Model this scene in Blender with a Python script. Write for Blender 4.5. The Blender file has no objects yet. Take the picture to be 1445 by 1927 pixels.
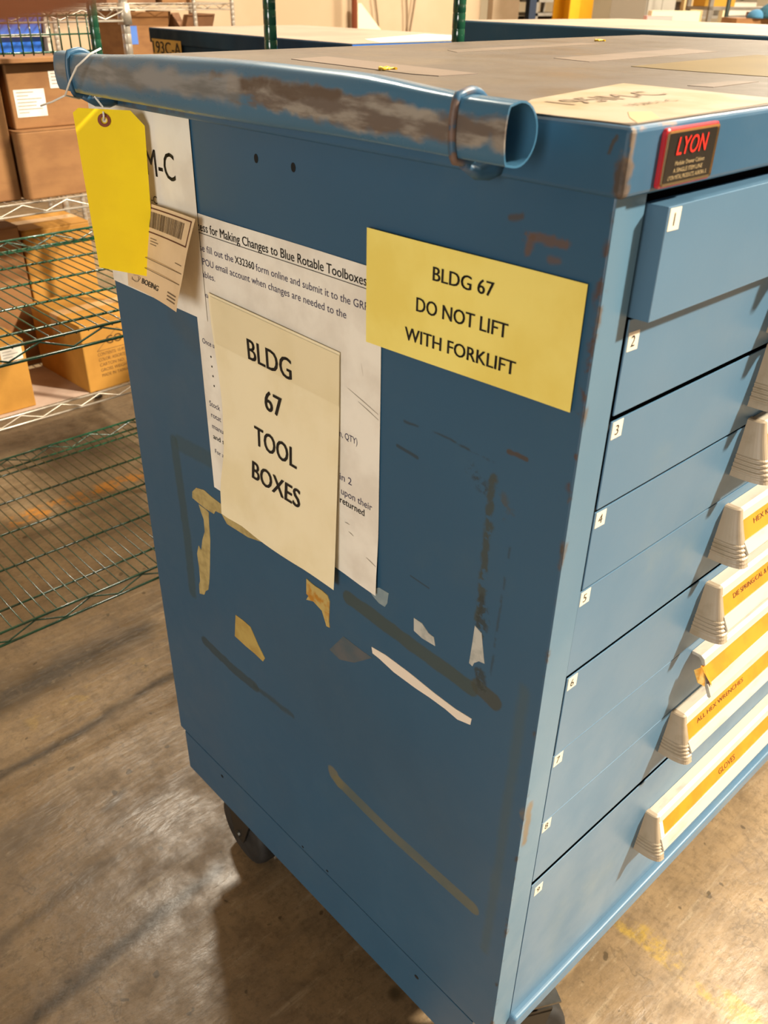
import bpy, bmesh, math, random
from mathutils import Vector, Matrix
random.seed(7)
sc = bpy.context.scene
COL = sc.collection

# ------------------------------------------------------------------ camera
cam = bpy.data.cameras.new('camera')
camo = bpy.data.objects.new('camera', cam)
COL.objects.link(camo)
sc.camera = camo
cam.sensor_fit = 'VERTICAL'
cam.sensor_height = 6.9
cam.sensor_width = 6.9
cam.lens = 1622.69 / 1927 * 6.9
cam.shift_x = 0.01063
cam.shift_y = 0.01062
cam.clip_start = 0.005
cam.clip_end = 60
camo.matrix_world = Matrix(((0.739224, 0.348179, -0.576471, -0.503529),
                            (-0.673397, 0.393786, -0.625675, -0.320794),
                            (0.009159, 0.850708, 0.525559, 1.402964),
                            (0, 0, 0, 1)))
cam.dof.use_dof = True
cam.dof.focus_distance = 1.0
cam.dof.aperture_fstop = 2.2

# ------------------------------------------------------------------ world, lights, exposure
sc.view_settings.view_transform = 'Standard'
sc.view_settings.look = 'None'
sc.view_settings.gamma = 1
sc.view_settings.use_curve_mapping = False
sc.view_settings.exposure = 0.0
w = bpy.data.worlds.new('warehouse_air')
sc.world = w
w.use_nodes = True
w.node_tree.nodes['Background'].inputs[0].default_value = (1.0, 0.93, 0.82, 1)
w.node_tree.nodes['Background'].inputs[1].default_value = 0.09


def area(name, loc, target, size, power, col):
    l = bpy.data.lights.new(name, 'AREA')
    l.shape = 'DISK'
    l.size = size
    l.energy = power
    l.color = col
    o = bpy.data.objects.new(name, l)
    o.location = loc
    o.rotation_euler = (Vector(target) - Vector(loc)).to_track_quat('-Z', 'Y').to_euler()
    COL.objects.link(o)
    return o


WARM = (1.0, 0.90, 0.73)
area('high_bay_light_front', (4.25, -3.95, 5.25), (0.3, 0.0, 0.7), 0.4, 1620, WARM)
area('high_bay_light_back', (1.76, 4.2, 5.2), (0.0, 0.9, 0.0), 0.5, 160, WARM)
area('added_light_right', (3.6, -0.2, 5.6), (0.9, -0.1, 0.0), 1.6, 320, WARM)  # added overhead lamp, brightens the floor at right
area('added_fill_left', (-6.4, -2.2, 1.75), (0.0, 0.5, 0.9), 3.0, 275, (1.0, 0.96, 0.88))  # added low side fill for the cabinet's left face, no actual door
area('high_bay_light_far', (6.0, 2.5, 5.3), (6.0, 6.0, 1.0), 1.0, 150, WARM)
area('high_bay_light_distance', (10.5, 3.5, 5.4), (9.0, 6.5, 1.0), 1.0, 1000, WARM)


# ------------------------------------------------------------------ helpers: colour and materials
def lin(h):
    h = h.lstrip('#')
    r = [int(h[i:i + 2], 16) / 255 for i in (0, 2, 4)]
    return tuple(c / 12.92 if c <= 0.04045 else ((c + 0.055) / 1.055) ** 2.4 for c in r) + (1.0,)


class NT:
    def __init__(s, name):
        s.m = bpy.data.materials.new(name)
        s.m.use_nodes = True
        s.t = s.m.node_tree
        s.b = s.t.nodes['Principled BSDF']
        s.tc = s.t.nodes.new('ShaderNodeTexCoord')

    def n(s, typ, **kw):
        x = s.t.nodes.new(typ)
        for k, v in kw.items():
            setattr(x, k, v)
        return x

    def set(s, node, i, v):
        if hasattr(v, 'is_output') or isinstance(v, bpy.types.NodeSocket):
            s.t.links.new(v, node.inputs[i])
        else:
            node.inputs[i].default_value = v

    def math(s, op, a, b=0.0, c=0.0, clamp=False):
        x = s.n('ShaderNodeMath', operation=op, use_clamp=clamp)
        s.set(x, 0, a)
        s.set(x, 1, b)
        s.set(x, 2, c)
        return x.outputs[0]

    def vm(s, op, a, b=None, scale=None):
        x = s.n('ShaderNodeVectorMath', operation=op)
        s.set(x, 0, a)
        if b is not None:
            s.set(x, 1, b)
        if scale is not None:
            s.set(x, 3, scale)
        return x.outputs['Value'] if op in ('DOT_PRODUCT', 'LENGTH', 'DISTANCE') else x.outputs[0]

    def noise(s, scale, detail=4, stretch=None, rough=0.55, dist=0.0, color=False):
        x = s.n('ShaderNodeTexNoise')
        x.inputs['Scale'].default_value = scale
        x.inputs['Detail'].default_value = detail
        x.inputs['Roughness'].default_value = rough
        x.inputs['Distortion'].default_value = dist
        v = s.tc.outputs['Object']
        if stretch:
            v = s.vm('MULTIPLY', v, stretch)
        s.t.links.new(v, x.inputs['Vector'])
        return x.outputs['Color' if color else 0]

    def ramp(s, v, lo, hi, a=0.0, b=1.0, smooth=True):
        x = s.n('ShaderNodeMapRange', interpolation_type='SMOOTHSTEP' if smooth else 'LINEAR')
        x.clamp = True
        s.set(x, 0, v)
        s.set(x, 1, lo)
        s.set(x, 2, hi)
        s.set(x, 3, a)
        s.set(x, 4, b)
        return x.outputs[0]

    def mix(s, f, a, b):
        x = s.n('ShaderNodeMix', data_type='RGBA')
        s.set(x, 0, f)
        s.set(x, 6, a)
        s.set(x, 7, b)
        return x.outputs[2]

    def polyline(s, pts, r, soft=0.002, rag=0.0, ragscale=60):
        """0..1 mask round a line of points in the object's own space"""
        p = s.tc.outputs['Object']
        if rag:
            nz = s.noise(ragscale, 3, color=True)
            p = s.vm('ADD', p, s.vm('SCALE', s.vm('SUBTRACT', nz, (0.5, 0.5, 0.5)), scale=rag * 2))
        out = None
        for a, b in zip(pts[:-1], pts[1:]):
            ba = Vector(b) - Vector(a)
            pa = s.vm('SUBTRACT', p, tuple(a))
            h = s.math('MULTIPLY', s.vm('DOT_PRODUCT', pa, tuple(ba)), 1.0 / max(ba.dot(ba), 1e-9), clamp=True)
            q = s.n('ShaderNodeVectorMath', operation='SCALE')
            q.inputs[0].default_value = tuple(ba)
            s.t.links.new(h, q.inputs[3])
            d = s.vm('LENGTH', s.vm('SUBTRACT', pa, q.outputs[0]))
            out = d if out is None else s.math('MINIMUM', out, d)
        return s.ramp(out, r + soft, max(r - soft, 0.0))

    def finish(s, col, rough=0.5, metal=0.0, bump=None, bumpd=0.001, spec=0.5, coat=0.0):
        s.set(s.b, 'Base Color', col)
        s.set(s.b, 'Roughness', rough)
        s.set(s.b, 'Metallic', metal)
        s.b.inputs['Specular IOR Level'].default_value = spec
        s.b.inputs['Coat Weight'].default_value = coat
        s.b.inputs['Coat Roughness'].default_value = 0.15
        if bump is not None:
            x = s.n('ShaderNodeBump')
            x.inputs['Distance'].default_value = bumpd
            x.inputs['Strength'].default_value = 0.6
            s.set(x, 'Height', bump)
            s.t.links.new(x.outputs[0], s.b.inputs['Normal'])
        return s.m


_cache = {}


def mat(name, col, rough=0.5, metal=0.0, col2=None, scale=8.0, lo=0.4, hi=0.65, stretch=None, bump=None, spec=0.5, emit=0, coat=0.0):
    if name in _cache:
        return _cache[name]
    t = NT(name)
    c = lin(col)
    if col2:
        c = t.mix(t.ramp(t.noise(scale, 5, stretch), lo, hi), lin(col), lin(col2))
    b = t.noise(bump[0], 3, stretch) if bump else None
    m = t.finish(c, rough, metal, b, bump[1] if bump else 0, spec, coat)
    if emit:
        t.b.inputs['Emission Color'].default_value = lin(col)
        t.b.inputs['Emission Strength'].default_value = emit
    _cache[name] = m
    return m


PAINT = '#2d5470'


def paint(name, marks=(), dirt=0.25, dirtcol='#5d6b6c', base=PAINT, edge=None, rough=0.34):
    t = NT(name)
    c = t.mix(t.ramp(t.noise(2.2, 4), 0.35, 0.7, 0.0, 0.35), lin(base), lin('#365a74'))
    c = t.mix(t.ramp(t.noise(6.0, 6, rough=0.65), 0.52, 0.75, 0.0, dirt), c, lin(dirtcol))
    rg = t.ramp(t.noise(9, 4), 0.3, 0.7, rough - 0.05, rough + 0.1)
    for mk in marks:
        f = t.polyline(mk['pts'], mk['r'], mk.get('soft', 0.002), mk.get('rag', 0.0), mk.get('rs', 60))
        if mk.get('hole'):
            f = t.math('MULTIPLY', f, t.ramp(t.noise(mk.get('hs', 45), 5, mk.get('hstretch')), mk['hole'] - 0.04, mk['hole'] + 0.04))
        f = t.math('MULTIPLY', f, mk.get('k', 1.0))
        c2 = lin(mk['col'])
        if mk.get('col2'):
            c2 = t.mix(t.ramp(t.noise(mk.get('cs', 70), 5, mk.get('hstretch')), 0.4, 0.6), c2, lin(mk['col2']))
        c = t.mix(f, c, c2)
        rg = t.math('MULTIPLY_ADD', f, 0.25, rg)
    return t.finish(c, rg, 0.0, t.noise(260, 2), 0.00006, 0.5 if rough < 0.7 else 0.15)


# ------------------------------------------------------------------ helpers: meshes and objects
ORIGIN = {}


def root_of(o):
    while o.parent:
        o = o.parent
    return o


class MB:
    def __init__(s):
        s.v, s.f, s.mi, s.sm = [], [], [], []

    def add(s, vs, fs, mi=0, sm=False):
        k = len(s.v)
        s.v += [tuple(v) for v in vs]
        for f in fs:
            s.f.append(tuple(i + k for i in f))
            s.mi.append(mi)
            s.sm.append(sm)
        return s

    def box(s, x0, x1, y0, y1, z0, z1, mi=0, M=None):
        vs = [Vector((x, y, z)) for x in (x0, x1) for y in (y0, y1) for z in (z0, z1)]
        if M is not None:
            vs = [M @ v for v in vs]
        return s.add(vs, [(0, 1, 3, 2), (4, 6, 7, 5), (0, 4, 5, 1), (2, 3, 7, 6), (0, 2, 6, 4), (1, 5, 7, 3)], mi)

    def tube(s, pts, r, n=8, mi=0, caps=True, sm=True):
        pts = [Vector(p) for p in pts]
        rs = r if isinstance(r, (list, tuple)) else [r] * len(pts)
        k0 = len(s.v)
        vs = []
        ref = None
        for i, p in enumerate(pts):
            d = (pts[min(i + 1, len(pts) - 1)] - pts[max(i - 1, 0)]).normalized()
            if ref is None:
                ref = Vector((0, 0, 1)) if abs(d.z) < 0.9 else Vector((1, 0, 0))
            a = d.cross(ref)
            if a.length < 1e-6:
                a = d.orthogonal()
            a.normalize()
            b = a.cross(d).normalized()
            ref = b
            for j in range(n):
                t = 2 * math.pi * j / n
                vs.append(p + (a * math.cos(t) + b * math.sin(t)) * rs[i])
        fs = []
        for i in range(len(pts) - 1):
            for j in range(n):
                fs.append((i * n + j, i * n + (j + 1) % n, (i + 1) * n + (j + 1) % n, (i + 1) * n + j))
        s.add(vs, fs, mi, sm)
        if caps:
            m = len(pts) - 1
            s.add([], [], mi)
            s.f.append(tuple(k0 + j for j in range(n))[::-1]); s.mi.append(mi); s.sm.append(False)
            s.f.append(tuple(k0 + m * n + j for j in range(n))); s.mi.append(mi); s.sm.append(False)
        return s

    def cyl(s, a, b, r, n=16, mi=0):
        return s.tube([a, b], r, n, mi)

    def loft(s, loops, closed=True, caps=True, mi=0, sm=False):
        n = len(loops[0])
        k0 = len(s.v)
        vs = [v for l in loops for v in l]
        fs = []
        for i in range(len(loops) - 1):
            for j in range(n if closed else n - 1):
                fs.append((i * n + j, i * n + (j + 1) % n, (i + 1) * n + (j + 1) % n, (i + 1) * n + j))
        s.add(vs, fs, mi, sm)
        if caps:
            s.f.append(tuple(k0 + j for j in range(n))[::-1]); s.mi.append(mi); s.sm.append(False)
            m = len(loops) - 1
            s.f.append(tuple(k0 + m * n + j for j in range(n))); s.mi.append(mi); s.sm.append(False)
        return s

    def slab(s, pts, off, mi=0):
        """polygon of 3D points given a thickness vector"""
        off = Vector(off)
        return s.loft([[Vector(p) for p in pts], [Vector(p) + off for p in pts]], mi=mi)

    def build(s, name, mats, parent=None, bevel=0.0, seg=2, loc=None, solid=0.0):
        me = bpy.data.meshes.new(name)
        o = bpy.data.objects.new(name, me)
        org = Vector((0, 0, 0))
        if parent is not None:
            o.parent = parent
            org = ORIGIN.get(root_of(parent).name, Vector((0, 0, 0)))
        elif loc is not None:
            org = Vector(loc)
            o.location = loc
            ORIGIN[o.name] = org
        me.from_pydata([tuple(Vector(v) - org) for v in s.v], [], s.f)
        for m in (mats if isinstance(mats, (list, tuple)) else [mats]):
            me.materials.append(m)
        for p, mi, sm in zip(me.polygons, s.mi, s.sm):
            p.material_index = mi
            p.use_smooth = sm
        bm = bmesh.new()
        bm.from_mesh(me)
        bmesh.ops.recalc_face_normals(bm, faces=bm.faces)
        bm.to_mesh(me)
        bm.free()
        COL.objects.link(o)
        if bevel:
            b = o.modifiers.new('bevel', 'BEVEL')
            b.width = bevel
            b.segments = seg
            b.limit_method = 'ANGLE'
            b.angle_limit = math.radians(40)
        if solid:
            b = o.modifiers.new('thickness', 'SOLIDIFY')
            b.thickness = solid
            b.offset = 0
        return o


def thing(name, label, cat, loc=(0, 0, 0), rot=0.0, group=None, local=False):
    o = bpy.data.objects.new(name, None)
    o.empty_display_size = 0.05
    o.location = loc
    o.rotation_euler = (0, 0, rot)
    COL.objects.link(o)
    ORIGIN[o.name] = Vector((0, 0, 0)) if (local or rot) else Vector(loc)
    return tag(o, label, cat, group)


def tag(o, label=None, cat=None, group=None, kind=None):
    if label: o['label'] = label
    if cat: o['category'] = cat
    if group: o['group'] = group
    if kind: o['kind'] = kind
    return o


def copy_tree(o, parent=None):
    c = o.copy()
    COL.objects.link(c)
    if parent:
        c.parent = parent
    for ch in list(o.children):
        copy_tree(ch, c)
    return c


# text: outline font geometry, normalised so that a capital is 1 high
_caps = {}


def text_geo(s, bold=0.0, shear=0.0):
    key = (s, bold, shear)
    if key in _caps:
        return _caps[key]
    cu = bpy.data.curves.new('lettering', 'FONT')
    cu.body = s
    cu.offset = bold
    cu.shear = shear
    cu.resolution_u = 3
    o = bpy.data.objects.new('lettering', cu)
    COL.objects.link(o)
    dg = bpy.context.evaluated_depsgraph_get()
    me = bpy.data.meshes.new_from_object(o.evaluated_get(dg))
    vs = [(v.co.x, v.co.y) for v in me.vertices]
    fs = [tuple(p.vertices) for p in me.polygons]
    bpy.data.objects.remove(o)
    bpy.data.curves.remove(cu)
    bpy.data.meshes.remove(me)
    if s != 'H':
        hh = text_geo('H', 0.0, 0.0)[2]
    else:
        hh = max(v[1] for v in vs) if vs else 1.0
    if s == 'H' and not bold and not shear:
        r = (vs, fs, hh)
    else:
        x0 = min(v[0] for v in vs); x1 = max(v[0] for v in vs)
        r = ([((x - x0) / hh, y / hh) for x, y in vs], fs, (x1 - x0) / hh)
    _caps[key] = r
    return r


text_geo('H')


def write(mb, s, P, u0, v0, h, w=None, align='L', bold=0.0, shear=0.0, mi=0):
    """lay text on a surface: P(u, v) gives the 3D point, baseline from (u0, v0), capital height h, optional total width w"""
    vs, fs, tw = text_geo(s, 0.0, shear)
    sx = h if w is None else w / tw
    if align == 'C':
        u0 -= tw * sx / 2
    if align == 'R':
        u0 -= tw * sx
    for k in ((0,) if not bold else (-1, 0, 1)):            # heavier strokes: the outline laid down side by side
        mb.add([P(u0 + (x + k * bold * 1.5) * sx, v0 + y * h) for x, y in vs], fs, mi)


def bar(mb, P, u0, v0, u1, v1, mi=0, n=1):
    for i in range(n):
        a, b = u0 + (u1 - u0) * i / n, u0 + (u1 - u0) * (i + 1) / n
        mb.add([P(a, v0), P(b, v0), P(b, v1), P(a, v1)], [(0, 1, 2, 3)], mi)


def sheet(mb, P, u0, u1, v0, v1, nu=10, nv=12, mi=0):
    vs = [P(u0 + (u1 - u0) * i / nu, v0 + (v1 - v0) * j / nv) for j in range(nv + 1) for i in range(nu + 1)]
    fs = [(j * (nu + 1) + i, j * (nu + 1) + i + 1, (j + 1) * (nu + 1) + i + 1, (j + 1) * (nu + 1) + i) for j in range(nv) for i in range(nu)]
    mb.add(vs, fs, mi, True)


def srt(x, a, b):
    t = min(max((x - a) / (b - a), 0), 1)
    return t * t * (3 - 2 * t)


# ------------------------------------------------------------------ shared materials
M_black = mat('black_ink', '#15120f', 0.6)
M_ink_soft = mat('faded_ink', '#3b3550', 0.7)
M_paper = mat('white_paper', '#ebe5d8', 0.75, col2='#dcd4c6', scale=14, bump=(40, 0.0004))
M_cream = mat('cream_paper', '#eee1bd', 0.75, col2='#e6d7ae', scale=10, bump=(30, 0.0004))
M_rubber = mat('black_rubber', '#1d1b19', 0.65, col2='#2b2825', scale=30)
M_dark = mat('dark_interior', '#0b0a09', 0.9)
M_steel = mat('dull_steel', '#8d8a84', 0.38, 1.0, col2='#6d675f', scale=20)
M_chrome = mat('chrome_wire', '#b9ae9f', 0.3, 0.45, col2='#a89b8a', scale=30)
M_green = mat('green_epoxy', '#1b4530', 0.16, 0.0, col2='#163525', scale=25, spec=0.9)
M_cream_plastic = mat('cream_plastic', '#a2917a', 0.45, col2='#938268', scale=40, lo=0.5, hi=0.75)
M_white_rail = mat('white_plastic_rail', '#bdb4a3', 0.42, col2='#a1978a', scale=50, stretch=(0.3, 1, 1), lo=0.5, hi=0.75)
M_orange = mat('orange_card', '#d98408', 0.6, col2='#cb7806', scale=30)
M_tan_tape = mat('old_tan_tape', '#b4a06a', 0.6, col2='#9d8a58', scale=60, bump=(120, 0.0003))
M_amber_tape = mat('amber_tape', '#b07a2a', 0.5, col2='#b9a262', scale=40, lo=0.42, hi=0.55)
M_grey_tape = mat('grey_tape', '#b7b6ae', 0.6, col2='#9d9e98', scale=60)
M_film = mat('grubby_film', '#46545c', 0.6, col2='#56595c', scale=40)
M_yellow = mat('yellow_tag_card', '#ffe000', 0.6, col2='#f9d800', scale=12, bump=(90, 0.0003))
M_notice = mat('yellow_notice_paper', '#efdd78', 0.75, col2='#e7d166', scale=9, bump=(30, 0.0003))
M_kraft = mat('kraft_tag', '#e2c59e', 0.75, col2='#d8ba92', scale=14)
M_card = mat('corrugated_card', '#8c6136', 0.8, col2='#7e542d', scale=7, stretch=(1, 1, 2.5), bump=(120, 0.0004))
M_card_y = mat('golden_card', '#ad7a2c', 0.75, col2='#9d6c22', scale=6, bump=(100, 0.0004))
M_card_d = mat('brown_card', '#8a6140', 0.8, col2='#775134', scale=6, bump=(100, 0.0004))
M_tape = mat('clear_parcel_tape', '#b99366', 0.25, col2='#a8825a', scale=10)
M_label = mat('shipping_label', '#dcd3c6', 0.6, col2='#cfc5b6', scale=20)
M_grey_ink = mat('grey_print', '#8f8478', 0.7)

# ------------------------------------------------------------------ SETTING
t = NT('concrete_floor')
c = t.mix(t.ramp(t.noise(1.6, 6, rough=0.62), 0.35, 0.68), lin('#826c50'), lin('#9a8262'))
c = t.mix(t.ramp(t.noise(14, 8, rough=0.7), 0.42, 0.72, 0, 0.75), c, lin('#6b5840'))
c = t.mix(t.ramp(t.noise(1.0, 5, (1.2, 11, 1), rough=0.6), 0.5, 0.72, 0, 0.65), c, lin('#5f5040'))
c = t.mix(t.ramp(t.noise(1.0, 6, (5, 46, 1), rough=0.6), 0.56, 0.72, 0, 0.55), c, lin('#a8967a'))
for pts, r, soft, rag, k, colr in (
        (((-0.8, 1.36, 0), (0.24, 1.35, 0)), 0.035, 0.05, 0.05, 0.9, '#2f2619'),  # shelf shadow painted onto the concrete
        (((-0.9, 1.10, 0), (-0.231, 1.115, 0), (0.3, 1.158, 0)), 0.009, 0.014, 0.02, 0.9, '#362c1f'),
        (((-0.9, 0.93, 0), (-0.2, 0.94, 0)), 0.01, 0.05, 0.05, 0.5, '#4b4033'),
        (((-0.9, 0.56, 0), (-0.39, 0.59, 0), (-0.02, 0.632, 0)), 0.010, 0.016, 0.02, 0.85, '#382d20'),
        (((-0.9, 0.70, 0), (-0.1, 0.78, 0)), 0.006, 0.02, 0.04, 0.6, '#45392a'),
        (((-0.1, 0.9, 0), (-0.06, 0.92, 0)), 0.006, 0.012, 0.03, 0.7, '#4b3f33'),
        (((0.07, 0.24, 0), (0.072, 0.235, 0)), 0.012, 0.006, 0.02, 0.7, '#37301f'),
        (((0.75, 0.25, 0), (0.70, -0.35, 0)), 0.002, 0.004, 0.04, 0.6, '#6b5a48'),
        (((0.6, -0.1, 0), (0.95, 0.0, 0)), 0.001, 0.003, 0.04, 0.6, '#6b5a48')):
    c = t.mix(t.math('MULTIPLY', t.polyline(pts, r, soft, rag, 9), k), c, lin(colr))
wear = t.ramp(t.noise(16, 6, rough=0.7), 0.43, 0.56)
c = t.mix(t.math('MULTIPLY', t.math('MULTIPLY', t.polyline(((0.464, 0.075, 0), (0.466, -0.8, 0)), 0.022, 0.005, 0.01, 30), wear), 0.7), c, lin('#a88a34'))
c = t.mix(t.math('MULTIPLY', t.math('MULTIPLY', t.polyline(((0.22, 2.09, 0), (2.2, 2.16, 0)), 0.035, 0.012, 0.02, 30), wear), 0.85), c, lin('#c4802a'))
c = t.mix(t.math('MULTIPLY', t.math('MULTIPLY', t.polyline(((-0.1, 1.22, 0), (0.5, 1.26, 0)), 0.03, 0.012, 0.02, 30), t.ramp(t.noise(20, 6), 0.55, 0.65)), 0.15), c, lin('#c9a52c'))
c = t.mix(t.ramp(t.noise(70, 7, rough=0.8), 0.47, 0.68, 0, 0.62), c, lin('#5f4f3b'))
c = t.mix(t.ramp(t.noise(38, 6, (0.6, 1.5, 1), rough=0.8), 0.56, 0.72, 0, 0.5), c, lin('#ad9a7c'))
c = t.mix(t.ramp(t.noise(27, 8, rough=0.78), 0.5, 0.64, 0, 0.5), c, lin('#66553f'))
spots = t.ramp(t.noise(33, 2, rough=0.4), 0.70, 0.74)
c = t.mix(t.math('MULTIPLY', spots, 0.7), c, lin('#3f3424'))
crk = t.ramp(t.math('ABSOLUTE', t.math('SUBTRACT', t.noise(3.2, 5, rough=0.6, dist=0.6), 0.5)), 0.006, 0.0)
c = t.mix(t.math('MULTIPLY', t.math('MULTIPLY', crk, t.ramp(t.noise(4.5, 3), 0.5, 0.6)), 0.4), c, lin('#43382a'))
scr = t.ramp(t.noise(1.0, 6, (60, 14, 1), rough=0.75, dist=1.5), 0.66, 0.7)
c = t.mix(t.math('MULTIPLY', scr, 0.4), c, lin('#4e4234'))
rg = t.ramp(t.noise(7, 7, rough=0.7), 0.35, 0.7, 0.27, 0.52)
M_floor = t.finish(c, rg, 0.0, t.math('ADD', t.noise(45, 6, (0.6, 1.6, 1)), t.math('MULTIPLY', t.noise(9, 5), 1.5)), 0.0016, 0.45)

tag(MB().box(-7, 17, -7, 13, -0.2, 0).build('floor', M_floor), kind='structure')
M_wall = mat('cream_wall_paint', '#b59d80', 0.7, col2='#af9677', scale=1.2)
tag(MB().box(-7, 7.3, 6.6, 6.8, 0, 6).build('wall_back', M_wall), kind='structure')
tag(MB().box(-7, 17, 12.8, 13, 0, 6).build('wall_far', mat('pale_wall', '#d6c6aa', 0.8, col2='#ccb999', scale=1)), kind='structure')
tag(MB().box(16.8, 17, -7, 12.8, 0, 6).build('wall_right', mat('pale_wall', '#cfbd9d', 0.8)), kind='structure')
tag(MB().box(-7, 17, -7, 13, 6, 6.2).build('ceiling', mat('ceiling_deck', '#b9ad9a', 0.9, col2='#a99c88', scale=2)), kind='structure')

# ------------------------------------------------------------------ THE BLUE DRAWER CABINET
WB, DB, ZB, ZT, ZL0, ZL1 = 1.143, 0.723, 0.2907, 1.2926, 1.2926, 1.3346
cab = thing('drawer_cabinet', 'large scuffed blue steel drawer cabinet on casters, covered with paper notices', 'tool cabinet')


def sp(l):
    return [(0.0, y, z) for y, z in l]


OLV, BLK = '#3b443f', '#2a302f'
RUST, RUST2 = '#5d4638', '#463b33'
marks = [
    dict(pts=sp([(0.2647, 0.8274), (0.2304, 0.8264), (0.1684, 0.823), (0.0821, 0.8199)]), r=0.0095, soft=0.0015, rag=0.002, k=0.8, col='#3b453d'),
    dict(pts=sp([(0.072, 0.8268), (0.0525, 0.8232)]), r=0.010, soft=0.0015, rag=0.003, k=0.85, col='#3d4038'),
    dict(pts=sp([(0.5995, 0.5595), (0.5245, 0.5533), (0.470, 0.556)]), r=0.009, soft=0.002, rag=0.003, k=0.8, col='#303c3d'),
    dict(pts=sp([(0.470, 0.556), (0.3838, 0.563)]), r=0.0045, soft=0.003, rag=0.004, k=0.7, col='#303c3d'),
    dict(pts=sp([(0.6184, 0.8886), (0.6144, 0.7416), (0.6188, 0.6417)]), r=0.010, soft=0.003, rag=0.003, k=0.6, col='#364541'),
    dict(pts=sp([(0.6043, 0.8916), (0.523, 0.8971)]), r=0.012, soft=0.003, rag=0.002, k=0.45, col='#3a4a47'),
    dict(pts=sp([(0.0777, 1.0556), (0.0787, 0.9941), (0.079, 0.9402), (0.0816, 0.9045)]), r=0.0042, soft=0.002, rag=0.006, rs=90, k=0.85, hole=0.42, hs=70, col='#39403a'),
    dict(pts=sp([(0.079, 0.93), (0.074, 0.90), (0.0770, 0.885)]), r=0.006, soft=0.003, rag=0.008, rs=90, k=0.8, hole=0.48, hs=110, col='#2d3330'),
    dict(pts=sp([(0.072, 0.845), (0.068, 0.83)]), r=0.007, soft=0.002, rag=0.006, rs=90, k=0.8, hole=0.46, hs=110, col='#2d3330'),
    dict(pts=sp([(0.0531, 0.9997), (0.0572, 0.9035), (0.0591, 0.8461)]), r=0.0012, soft=0.0012, rag=0.002, k=0.6, hole=0.46, col='#2b3538'),
    dict(pts=sp([(0.2983, 0.5211), (0.2965, 0.5175), (0.2885, 0.5138)]), r=0.011, soft=0.002, rag=0.003, k=0.7, col='#6e6647'),
    dict(pts=sp([(0.2885, 0.5138), (0.1915, 0.5043), (0.0497, 0.5041)]), r=0.0098, soft=0.0012, rag=0.001, k=0.72, col='#676246', col2='#595c4a', cs=14),
    dict(pts=sp([(0.1859, 1.0708), (0.1285, 1.0737), (0.0793, 1.0706)]), r=0.0011, soft=0.001, rag=0.002, k=0.7, hole=0.5, hs=30, col=BLK),
    dict(pts=sp([(0.1936, 1.0428), (0.1673, 1.041)]), r=0.0018, soft=0.001, rag=0.001, k=0.7, col=BLK),
    dict(pts=sp([(0.0644, 1.087), (0.0464, 1.0865)]), r=0.0022, soft=0.001, rag=0.003, k=0.9, col=RUST2),
    dict(pts=sp([(0.1699, 0.9079), (0.1444, 0.9065)]), r=0.0008, soft=0.0006, k=0.7, col=BLK),
    dict(pts=sp([(0.0696, 1.2557), (0.0351, 1.2564)]), r=0.0038, soft=0.002, rag=0.006, k=0.8, col=RUST, hole=0.44, hs=60),
    dict(pts=sp([(0.0637, 1.2556), (0.0652, 1.245)]), r=0.0032, soft=0.002, rag=0.004, k=0.8, col=RUST),
    dict(pts=sp([(0.0845, 1.2657), (0.0744, 1.2691)]), r=0.002, soft=0.0015, rag=0.003, k=0.8, col=RUST2),
    dict(pts=sp([(0.046, 1.2442), (0.0388, 1.2439)]), r=0.0025, soft=0.002, rag=0.003, k=0.7, col=RUST),
    dict(pts=sp([(0.1035, 1.053), (0.0875, 1.0435)]), r=0.006, soft=0.004, rag=0.006, rs=90, k=0.7, hole=0.5, hs=80, col=BLK),
    dict(pts=sp([(0.0769, 1.048), (0.0585, 1.0303)]), r=0.007, soft=0.004, rag=0.008, rs=80, k=0.6, hole=0.55, hs=70, col='#4a463a'),
    dict(pts=sp([(0.5777, 1.0672), (0.5398, 1.0511)]), r=0.016, soft=0.012, rag=0.005, k=0.35, col='#45525a'),
    dict(pts=sp([(0.0195, 0.86), (0.022, 0.62), (0.026, 0.45)]), r=0.006, soft=0.004, rag=0.003, k=0.35, col='#4a5449'),
    dict(pts=sp([(0.35, 0.66), (0.15, 0.60)]), r=0.09, soft=0.08, rag=0.03, rs=12, k=0.22, col='#3c4a55'),
    dict(pts=[(0, 0, 1.29), (0, 0, 0.30)], r=0.0022, soft=0.002, rag=0.006, rs=50, k=0.9, hole=0.56, hs=26, col='#40392f', col2='#5a4836'),
    dict(pts=[(0, 0, 1.26), (0, 0, 1.08)], r=0.005, soft=0.003, rag=0.006, rs=60, k=0.85, hole=0.52, hs=40, col='#4d382d'),
    dict(pts=[(0.006, -0.001, 0.715), (0.008, -0.001, 0.66)], r=0.005, soft=0.003, rag=0.006, rs=60, k=0.8, col='#7d6a4c'),
]
M_body = paint('blue_cabinet_paint', marks, dirt=0.12)
m = MB()
m.box(0, 0.0345, 0, DB, ZB, ZT)
m.box(WB - 0.0345, WB, 0, DB, ZB, ZT)
m.box(0.0345, WB - 0.0345, DB - 0.012, DB, ZB, ZT)
m.box(0.0345, WB - 0.0345, 0.03, DB - 0.012, ZB, ZB + 0.012)
m.box(0.0345, WB - 0.0345, 0.03, DB - 0.012, ZT - 0.004, ZT)
m.build('body', M_body, cab, bevel=0.0015)
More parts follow.
